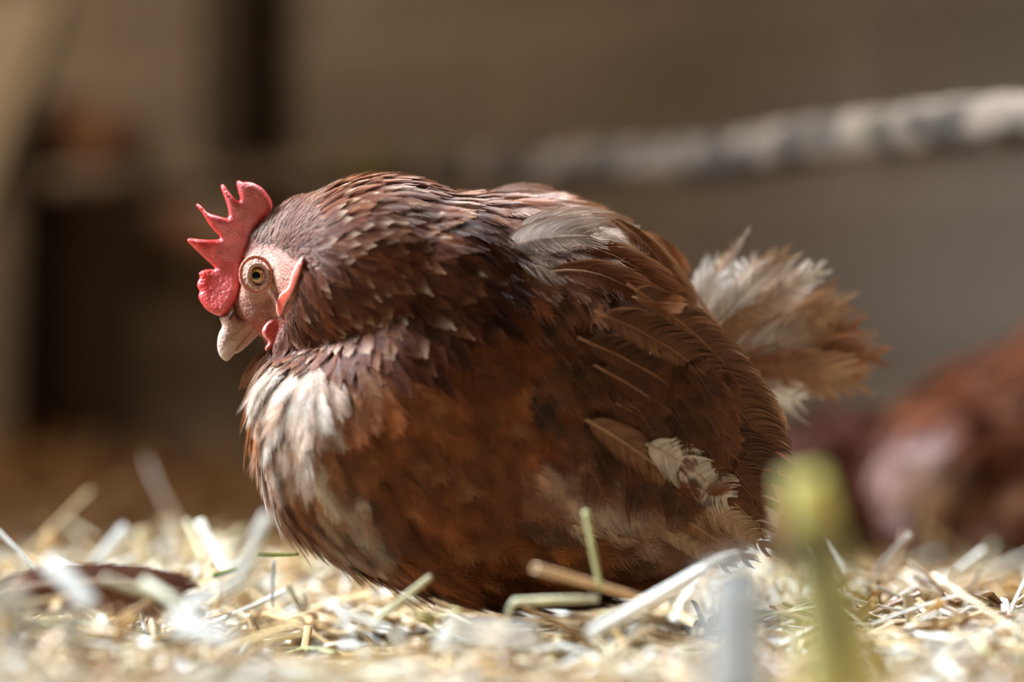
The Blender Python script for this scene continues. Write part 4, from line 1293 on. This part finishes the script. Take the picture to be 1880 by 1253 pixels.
hA, _ = back_hen('very dark brown blurred hen with lowered head behind the tail', oA, None, ballsA, colA, lambda p: Vector((.5, .1, -.75)).normalized(), .009, .030, .008, 31)
add_head_bits(hA, LA(1462, 893, -.02), (-.75, -.1, -.65), (-.6, 0, .8), .95)
legs(hA, [(.02, .03), (.02, .09)], .03, 0)

# second: bigger hen at the right edge, pale bare patches on rump and side, faces right with the head up
YB = 0.56
oB = P(1850, 1060, YB); oB.z = float(ground_z(oB.x, YB)) + .004


def LB(px, py, dy=0.0): return P(px, py, YB + dy) - oB


ballsB = [(LB(1840, 850, .04), (.082, .085, .078), 0), (LB(1730, 870, .0), (.048, .062, .058), .15), (LB(1860, 950, .02), (.075, .080, .048), 0), (LB(1930, 760, .02), (.058, .055, .060), .3),
          (LB(1975, 665, 0), (.030, .028, .045), -.3), (LB(1985, 600, 0), (.022, .018, .022), 0), (LB(1668, 845, -.01), (.018, .022, .028), .2)]
patB = [(1662, 838, 32, 45, (.62, .40, .38)), (1738, 800, 30, 20, (.42, .30, .32)), (1690, 910, 26, 30, (.52, .36, .36)), (1745, 955, 22, 20, (.40, .25, .25)), (1830, 975, 38, 34, (.60, .44, .36)), (1690, 1030, 36, 34, (.50, .30, .28)),
        (1780, 880, 120, 28, (.30, .16, .08)), (1730, 842, 40, 30, (.42, .25, .16))]


def colB(p):
    # coordinates back to the side view of this hen
    w = p + oB; x = 940 + w.x / (w.y + DIST) * FPX; y = 759 - (w.z - CAMZ) / (w.y + DIST) * FPX
    c = np.array([.17, .050, .018])
    if p.y < .06:
        for a, b_, rx, ry, cl in patB:
            k = math.exp(-((x - a) / rx) ** 2 - ((y - b_) / ry) ** 2); c = c * (1 - k) + np.array(cl) * k
        k = math.exp(-((x - 1820) / 50) ** 2 - ((y - 840) / 30) ** 2) * .7; c = c * (1 - k) + np.array([.06, .02, .012]) * k
    return tuple(c)


hB, _ = back_hen('red-brown blurred hen with pinkish bare patches at the right edge', oB, None, ballsB, colB, lambda p: Vector((-.75, .05, -.6)).normalized(), .0095, .030, .008, 32)
add_head_bits(hB, LB(1985, 600, 0), (.9, -.1, -.2), (.1, 0, 1), .95)
legs(hB, [(.0, -.02), (.02, .07)], .04, 0)


# ------------------------------------------------------------------ sub-parts: lids belong to the eye, nostrils to the beak
def sub_of(child, par):
    child.parent = par
    child.matrix_parent_inverse = (Matrix.Translation(par.location) @ par.rotation_euler.to_matrix().to_4x4()).inverted()


kids = [o for o in hen.children]
eyes = [o for o in kids if o.name.split('.')[0] == 'eye']
for nm in ('eyelid', 'eyelid_fold'):
    for o in kids:
        if o.name.split('.')[0] == nm:
            yy = np.mean([v.co.y - yc(v.co.x) for v in o.data.vertices])
            sub_of(o, min(eyes, key=lambda e: abs((e.location.y - yc(e.location.x)) - yy)))
for o in kids:
    if o.name.split('.')[0] == 'nostril': sub_of(o, beak)
